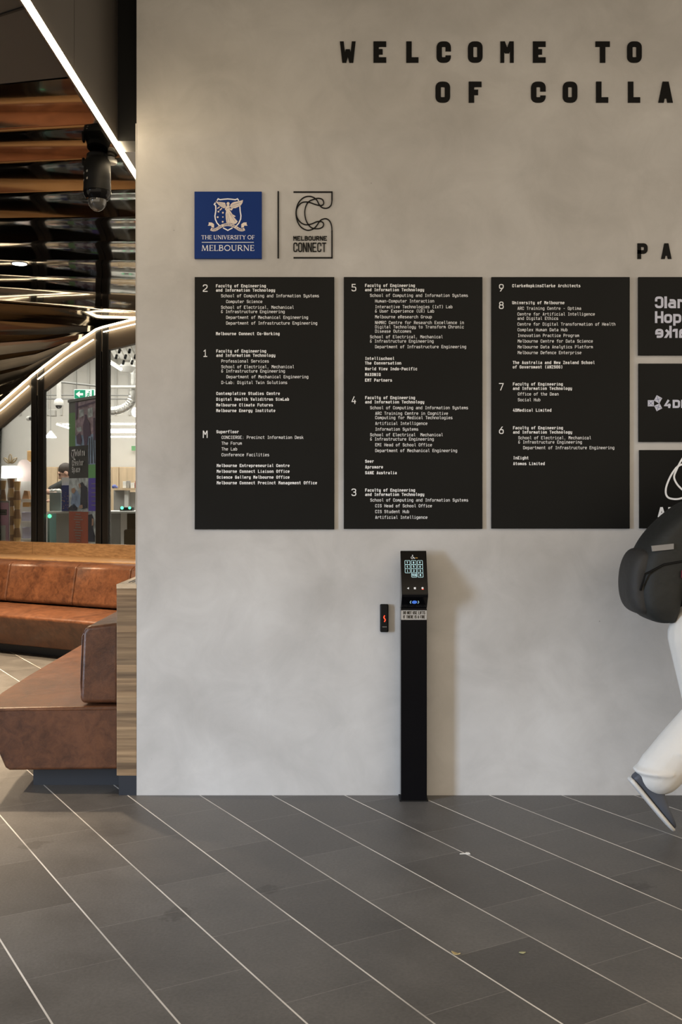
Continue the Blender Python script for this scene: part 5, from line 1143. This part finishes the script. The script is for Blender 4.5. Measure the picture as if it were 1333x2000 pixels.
m = MB(); P = [at(px_, py_, 13.2) for px_, py_ in ((3, 910), (30, 910), (36, 922), (38, 932), (2, 934))]; m.prism(P, (0, 0.1, 0)); m.build('diffuser', 'lamp_white', t, smooth=0)
d_ = 13.0
t = thing('display_shelf', 'white display shelf of small goods right of the cardboard display', 'shelf', (wx(52, d_), d_-5.0, 0))
for y in (975, 1018, 1052): pbox(MB(), 40, 62, y, y+6 if y < 1000 else y+3, d_, 0.3).build('shelf_board', 'paper_white', t, smooth=0)
pbox(MB(), 40, 62, 940, 1100, d_+0.31, 0.02).build('back_panel', 'cafe_white', t, smooth=0)
m = MB(); m.prism([at(x, y, d_+0.05) for x, y in ((43, 974.8), (57, 974.8), (54, 959), (47, 958))], (0, 0.1, 0)); simple('gift_box', 'cardboard_dark', 'brown tapered carton on the upper display shelf', 'box', m, 'goods on the display shelf', smooth=0)
simple('gift_box', 'cardboard_light', 'tan carton hanging just below the upper display shelf', 'box', pbox(MB(), 44.5, 57, 981.2, 990, d_+0.05, 0.12), 'goods on the display shelf', smooth=0)
simple('gift_box', 'blur_lavender', 'lavender box on the middle display shelf', 'box', pbox(MB(), 42, 61, 1000, 1017.9, d_+0.06, 0.15), 'goods on the display shelf', smooth=0, bevel=0.01)
simple('gift_box', 'blur_lavender', 'lavender box on the lowest display shelf', 'box', pbox(MB(), 43, 60, 1030, 1051.9, d_+0.06, 0.15), 'goods on the display shelf', smooth=0, bevel=0.01)

# ------------------------------------------------------------------ people
def head(mb, c, F_, pitch=0.0, s=1.0):
    """Skull, jaw, nose, ears and brow around the head centre c, facing F_ (horizontal), tipped down by pitch."""
    F_ = Vector(F_).normalized(); Lf = Vector((-F_.y, F_.x, 0)); f = F_*math.cos(pitch)-Vector((0, 0, 1))*math.sin(pitch); U = Lf.cross(f)*-1 if Lf.cross(f).z < 0 else Lf.cross(f)
    fr_ = (f, Lf, U); P = lambda a, b_, c_: c + (f*a+Lf*b_+U*c_)*s
    mb.ell(P(-0.012, 0, 0.03), (0.098*s, 0.076*s, 0.100*s), fr_)
    mb.ell(P(0.022, 0, -0.035), (0.070*s, 0.060*s, 0.078*s), fr_)
    mb.ell(P(0.058, 0, -0.088), (0.030*s, 0.032*s, 0.025*s), fr_)
    mb.capsule(P(0.088, 0, 0.022), P(0.104, 0, -0.018), 0.010*s, 0.015*s, 10); mb.ell(P(0.100, 0, -0.022), (0.014*s, 0.017*s, 0.010*s), fr_)
    mb.ell(P(0.080, 0, 0.042), (0.016*s, 0.052*s, 0.012*s), fr_)
    mb.ell(P(0.084, 0, -0.052), (0.012*s, 0.026*s, 0.006*s), fr_); mb.ell(P(0.083, 0, -0.063), (0.012*s, 0.023*s, 0.006*s), fr_)
    for sg in (-1, 1): mb.ell(P(-0.008, sg*0.079, 0.0), (0.022*s, 0.010*s, 0.034*s), fr_)
    return P, fr_
def hand(mb, w_, dr, side, palm_n, curl=0.5):
    """Palm, four bent fingers of unequal length and a thumb from the side of the palm. dr: along the hand, palm_n: palm direction."""
    dr = Vector(dr).normalized(); n = (Vector(palm_n)-dr*dr.dot(Vector(palm_n))).normalized(); sd = dr.cross(n)*side
    fr_ = (dr, sd, n); w_ = Vector(w_)
    mb.capsule(w_-dr*0.02, w_+dr*0.03, 0.026, 0.028, 12); mb.ell(w_+dr*0.055, (0.050, 0.042, 0.016), fr_)
    for i, (o_, L_) in enumerate(((-0.030, 0.068), (-0.010, 0.078), (0.010, 0.073), (0.029, 0.058))):
        p = w_+dr*0.092+sd*o_; a1_ = curl*0.5; d1 = (dr*math.cos(a1_)+n*math.sin(a1_)); p1 = p+d1*L_*0.45; a2_ = curl*1.5; d2 = dr*math.cos(a2_)+n*math.sin(a2_); p2 = p1+d2*L_*0.32; a3_ = curl*2.2; d3 = dr*math.cos(a3_)+n*math.sin(a3_)
        mb.capsule(p, p1, 0.0092, 0.0085, 10); mb.capsule(p1, p2, 0.0085, 0.0078, 10); mb.capsule(p2, p2+d3*L_*0.24, 0.0078, 0.0066, 10)
    t0 = w_+dr*0.028-sd*0.032; t1 = t0+(dr*0.7-sd*0.7+n*0.25).normalized()*0.040; t2 = t1+(dr*0.92-sd*0.2+n*0.3).normalized()*0.030
    mb.capsule(w_+dr*0.02-sd*0.015, t0, 0.016, 0.013, 10); mb.capsule(t0, t1, 0.0125, 0.0105, 10); mb.capsule(t1, t2, 0.0105, 0.0085, 10)
def foot(an, f, kind):
    """Shoe or bare foot in the frame of the ankle: f points along the sole from heel to toe."""
    f = Vector(f).normalized(); sd = Vector((0, 0, 1)).cross(f).normalized(); u = f.cross(sd); an = Vector(an)
    o0 = an-f*0.065-u*0.098; R = []
    S = {'shoe': ((0.0, .028, .018, .062), (0.012, .034, .018, .080), (0.05, .037, .018, .118), (0.09, .038, .018, .112), (0.14, .041, .018, .080), (0.19, .046, .018, .060), (0.235, .045, .018, .048), (0.268, .034, .018, .038), (0.28, .018, .018, .028)),
         'sole': ((-.004, .030, 0, .021), (0.02, .038, 0, .022), (0.07, .037, 0, .022), (0.12, .040, 0, .021), (0.19, .049, 0, .021), (0.24, .048, 0.001, .021), (0.275, .036, .004, .021), (0.289, .018, .008, .021)),
         'foot': ((0.02, .024, .030, .060), (0.05, .028, .028, .100), (0.09, .029, .028, .095), (0.14, .034, .028, .066), (0.20, .036, .028, .046), (0.25, .026, .028, .036))}[kind]
    for x, hw, b0, b1 in S:
        R.append([o0+f*x+sd*hw*math.copysign(abs(math.cos(q))**0.6, math.cos(q))+u*((b0+b1)/2+(b1-b0)/2*math.copysign(abs(math.sin(q))**0.6, math.sin(q))) for q in [2*math.pi*k/20 for k in range(20)]])
    return R
V = Vector
def person(label, J, F_, pitch, clothes, loc, hair_len=0.0, curl=0.5, sleeves=1.0):
    t = thing('person', label, 'person', loc)
    b = MB(); P, hf = head(b, J['head'], F_, pitch); eyes = P
    b.capsule(J['neck'], J['head']+V((0, 0, -0.04)), 0.056, 0.052)
    b.capsule(J['neck']-V((0, 0, 0.03)), J['chest'], 0.075, 0.125)
    b.ell(J['chest'], (0.115, 0.155, 0.17)); b.capsule(J['chest'], J['pelvis'], 0.125, 0.130); b.ell(J['pelvis'], (0.125, 0.16, 0.12))
    for s_ in ('l', 'r'):
        b.capsule(J['chest']+V((0, 0, 0.1)), J['sh_'+s_], 0.07, 0.058); b.capsule(J['sh_'+s_], J['el_'+s_], 0.052, 0.040); b.capsule(J['el_'+s_], J['wr_'+s_], 0.040, 0.028)
        hand(b, J['wr_'+s_], J['hd_'+s_], 1 if s_ == 'l' else -1, J['pn_'+s_], curl)
        b.capsule(J['hip_'+s_], J['kn_'+s_], 0.085, 0.058); b.capsule(J['kn_'+s_], J['an_'+s_], 0.058, 0.040); b.loft(foot(J['an_'+s_], J['toe_'+s_], 'foot')); b.capsule(J['an_'+s_]+V((0, 0, 0.02)), J['an_'+s_]-V((0, 0, 0.02)), 0.036, 0.034)
    b.build('body', 'skin', t, remesh=0.0075, sm=3)
    tp, bt, sh = clothes
    m = MB(); m.ell(J['chest'], (0.135, 0.180, 0.19)); m.capsule(J['chest'], J['pelvis']+V((0, 0, 0.02)), 0.148, 0.150); m.ell(J['pelvis']+V((0, 0, 0.04)), (0.148, 0.182, 0.12)); m.capsule(J['neck']-V((0, 0, 0.045)), J['chest']+V((0, 0, 0.08)), 0.066, 0.12)
    for s_ in ('l', 'r'):
        m.capsule(J['chest']+V((0, 0, 0.1)), J['sh_'+s_], 0.083, 0.072)
        if sleeves >= 1: m.capsule(J['sh_'+s_], J['el_'+s_], 0.068, 0.056); m.capsule(J['el_'+s_], J['wr_'+s_], 0.056, 0.042)
        else: m.capsule(J['sh_'+s_], J['sh_'+s_].lerp(J['el_'+s_], sleeves), 0.068, 0.062)
    m.build('jacket' if sleeves >= 1 else 'tee_shirt', tp, t, remesh=0.009, sm=4)
    m = MB(); m.ell(J['pelvis']-V((0, 0, 0.02)), (0.145, 0.178, 0.125))
    for s_ in ('l', 'r'):
        cr = bt == 'trouser_cream'; kr = 0.100 if cr else 0.072; ar = 0.096 if cr else 0.060
        an = J['an_'+s_]; k_ = J['kn_'+s_]; m.capsule(J['pelvis']-V((0, 0, 0.03)), J['hip_'+s_]-V((0, 0, 0.05)), 0.11, 0.105); m.capsule(J['hip_'+s_], k_, 0.122 if cr else 0.108, kr); m.capsule(k_, k_.lerp(an, 0.5), kr, ar*1.05); m.capsule(k_.lerp(an, 0.5), an+(k_-an).normalized()*0.03, ar*1.05, ar)
        if bt == 'trouser_cream':
            for q in (0.12, 0.3, 0.46, 0.62, 0.8): m.ell(an.lerp(k_, q)+V((random.uniform(-.02, .02), random.uniform(-.01, .01), 0)), (ar*1.12, ar*1.08, 0.022))
    m.build('trousers', bt, t, remesh=0.009, sm=4)
    for s_ in ('l', 'r'):
        o = MB().loft(foot(J['an_'+s_], J['toe_'+s_], 'shoe')).build('shoe', sh, t, smooth=60, sub=1)
        MB().loft(foot(J['an_'+s_], J['toe_'+s_], 'sole')).build('sole', 'shoe_sole', o, smooth=60, sub=1)
    h = MB(); h.ell(P(-0.020, 0, 0.048), (0.100, 0.083, 0.098), hf); h.ell(P(-0.055, 0, -0.005), (0.062, 0.078, 0.085), hf)
    if hair_len: h.capsule(P(-0.07, 0, 0), P(-0.075, 0, -hair_len), 0.075, 0.05)
    ho = h.build('hair', 'hair_dark', t, remesh=0.007, sm=2)
    for s_ in (-1, 1): MB().ell(eyes(0.079, s_*0.031, 0.022), (0.011, 0.011, 0.010)).build('eye', 'eye_dark', t)
    return t
# walker at the right edge
Yw = -0.47
J = dict(head=V((1.80, Yw, 1.60)), neck=V((1.745, Yw, 1.465)), chest=V((1.69, Yw, 1.27)), pelvis=V((1.595, Yw, 0.955)),
         sh_r=V((1.71, Yw-0.20, 1.385)), el_r=V((1.80, Yw-0.25, 1.10)), wr_r=V((2.02, Yw-0.22, 1.04)), hd_r=V((1, 0.05, 0.15)), pn_r=V((0, 1, 0)),
         sh_l=V((1.71, Yw+0.20, 1.385)), el_l=V((1.62, Yw+0.27, 1.10)), wr_l=V((1.66, Yw+0.26, 0.85)), hd_l=V((0.1, 0, -1)), pn_l=V((0, -1, 0)),
         hip_r=V((1.522, Yw-0.09, 0.835)), kn_r=V((1.578, Yw-0.09, 0.50)), an_r=V((1.345, Yw-0.09, 0.238)), toe_r=V((0.64, 0.0, -0.77)),
         hip_l=V((1.595, Yw+0.09, 0.92)), kn_l=V((1.86, Yw+0.09, 0.545)), an_l=V((1.985, Yw+0.09, 0.118)), toe_l=V((1, 0.0, 0.22)))
person('person in cream trousers and a dark jacket striding out of the right edge', J, (1, 0, 0), 0.1, ('jacket_black', 'trouser_cream', 'shoe_navy'), (1.6, Yw, 0))
# backpack on the walker's back
t = thing('backpack', 'black backpack with a grey side panel and red tag on the walker at the right', 'backpack', (1.40, Yw, 0.88))
def se(xc, rx, ry, z, n=28, e=0.62):
    out = []
    for q in range(n):
        a_ = 2*math.pi*q/n; c_, s_ = math.cos(a_), math.sin(a_); out.append(V((xc+rx*math.copysign(abs(c_)**e, c_), Yw+ry*math.copysign(abs(s_)**e, s_), z)))
    return out
sk = [(0.885, 1.36, 1.43), (0.905, 1.31, 1.445), (0.95, 1.275, 1.455), (1.03, 1.262, 1.47), (1.10, 1.268, 1.495), (1.18, 1.283, 1.53), (1.26, 1.330, 1.565), (1.33, 1.402, 1.585), (1.385, 1.470, 1.595), (1.41, 1.515, 1.59)]
MB().loft([se((x0+x1)/2, (x1-x0)/2, 0.155 if 0.93 < z < 1.34 else 0.135 if z < 1.39 else 0.10, z) for z, x0, x1 in sk]).build('main_compartment', 'pack_black', t, smooth=80, sub=2)
sk2 = [(0.915, 1.285, 1.36), (0.95, 1.240, 1.36), (1.03, 1.224, 1.36), (1.11, 1.230, 1.36), (1.17, 1.252, 1.36), (1.205, 1.285, 1.36)]
MB().loft([se((x0+x1)/2, (x1-x0)/2, 0.125 if 0.93 < z < 1.19 else 0.105, z) for z, x0, x1 in sk2]).build('front_pocket', 'pack_grey', t, smooth=80, sub=2)
MB().tube([(1.53, Yw-0.03, 1.395), (1.535, Yw-0.03, 1.435), (1.55, Yw, 1.448), (1.565, Yw+0.03, 1.435), (1.57, Yw+0.03, 1.395)], 0.008, 8).build('top_handle', 'pack_grey', t, sub=1)
MB().hexa([V((x, y, z)) for x, y, z in ((1.315, Yw-0.150, 1.195), (1.40, Yw-0.163, 1.205), (1.40, Yw-0.150, 1.205), (1.315, Yw-0.140, 1.195), (1.312, Yw-0.150, 1.218), (1.40, Yw-0.163, 1.228), (1.40, Yw-0.150, 1.228), (1.312, Yw-0.140, 1.218))]).build('grey_tape', 'pack_tape', t, smooth=0)
MB().hexa([V((x, y, z)) for x, y, z in ((1.435, Yw-0.1625, 1.085), (1.49, Yw-0.155, 1.095), (1.49, Yw-0.13, 1.095), (1.435, Yw-0.14, 1.085), (1.435, Yw-0.1625, 1.115), (1.49, Yw-0.155, 1.128), (1.49, Yw-0.13, 1.128), (1.435, Yw-0.14, 1.115))]).build('red_tag', 'pack_red', t, smooth=0)
m = MB(); m.tube([(1.262+0.01, Yw-0.125, 1.03), (1.285, Yw-0.15, 1.10), (1.36, Yw-0.157, 1.14), (1.50, Yw-0.152, 1.165)], 0.005, 8); m.build('zip', 'matt_black', t)
for sg in (-1, 1):
    MB().tube([(1.56, Yw+sg*0.09, 1.395), (1.66, Yw+sg*0.125, 1.455), (1.76, Yw+sg*0.135, 1.42), (1.845, Yw+sg*0.15, 1.28), (1.80, Yw+sg*0.18, 1.12), (1.66, Yw+sg*0.185, 1.00), (1.50, Yw+sg*0.15, 0.95)], 0.017, 8).build('shoulder_strap', 'pack_black', t, sub=1)
# man in the cafe, looking down to the left over the counter
hc = at(128.5, 925, 14.4); hy = hc.y
J = dict(head=hc, neck=hc+V((0.06, 0, -0.11)), chest=hc+V((0.13, 0, -0.29)), pelvis=hc+V((0.22, 0.05, -0.68)),
         sh_r=hc+V((0.05, 0.17, -0.16)), el_r=hc+V((-0.06, 0.24, -0.44)), wr_r=hc+V((-0.20, 0.10, -0.36)), hd_r=V((-1, -0.3, -0.2)), pn_r=V((0, 0, -1)),
         sh_l=hc+V((0.03, -0.18, -0.145)), el_l=hc+V((-0.17, -0.25, -0.25)), wr_l=hc+V((-0.03, -0.42, -0.27)), hd_l=V((0.2, -1, -0.1)), pn_l=V((0, 0, -1)),
         hip_r=hc+V((0.20, 0.14, -0.76)), kn_r=hc+V((0.17, 0.14, -1.18)), an_r=V((hc.x+0.2, hy+0.14, 0.10)), toe_r=V((-1, 0, 0)),
         hip_l=hc+V((0.20, -0.04, -0.76)), kn_l=hc+V((0.15, -0.04, -1.18)), an_l=V((hc.x+0.2, hy-0.04, 0.10)), toe_l=V((-1, 0, 0)))
person('dark haired person in a black tee shirt looking down at the cafe counter', J, (-1, -0.25, 0), 0.45, ('tee_black', 'banner_navy', 'matt_black'), (hc.x+0.15, hy, 0), sleeves=0.75)

# ------------------------------------------------------------------ litter on the paving
def fl(px, py): d_ = F*1.43/(py-PY); return V((wx(px, d_), d_-5.012, 0))
def leaf(name, lab, cpx, cpy, L_, W_, ang, mt, curl):
    c_ = fl(cpx, cpy); m = MB(); n = 10; rows_ = []
    for i in range(n+1):
        q = i/n; w_ = W_*math.sin(math.pi*min(1, q*0.96+0.02))**0.8; x = (q-0.5)*L_; z = 0.002+curl*(2*q-1)**2
        rows_.append([(x, -w_, z+curl*0.5), (x, 0, z), (x, w_, z+curl*0.5)])
    ca, sa = math.cos(ang), math.sin(ang)
    pts_ = [V((c_.x+x*ca-y*sa, c_.y+x*sa+y*ca, z)) for r in rows_ for x, y, z in r]
    m.add(pts_, [(r*3+k_, r*3+k_+1, r*3+k_+4, r*3+k_+3) for r in range(n) for k_ in range(2)])
    o = simple(name, mt, lab, 'leaf', m, smooth=60); sd = o.modifiers.new('thickness', 'SOLIDIFY'); sd.thickness = 0.0008
    return o
leaf('dry_leaf', 'curled dry leaf lying across a pale paving joint near the bottom', 891, 1866, 0.030, 0.008, -0.5, 'leaf_dry', 0.006)
leaf('dry_leaf', 'flat pale oval leaf lying alone on a paving slab', 1021, 1862, 0.022, 0.007, 0.1, 'leaf_green', 0.001)
m = MB(); c_ = fl(908, 1668); m.prism([c_+V(p) for p in ((-0.020, -0.006, 0.001), (0.0, -0.004, 0.001), (0.022, -0.007, 0.001), (0.020, 0.012, 0.001), (0.006, 0.014, 0.001), (0.004, 0.004, 0.001), (-0.018, 0.0, 0.001))], (0, 0, 0.002))
simple('paper_scrap', 'paper_white', 'small white paper scrap on a paving joint in front of the kiosk', 'paper', m, smooth=0)
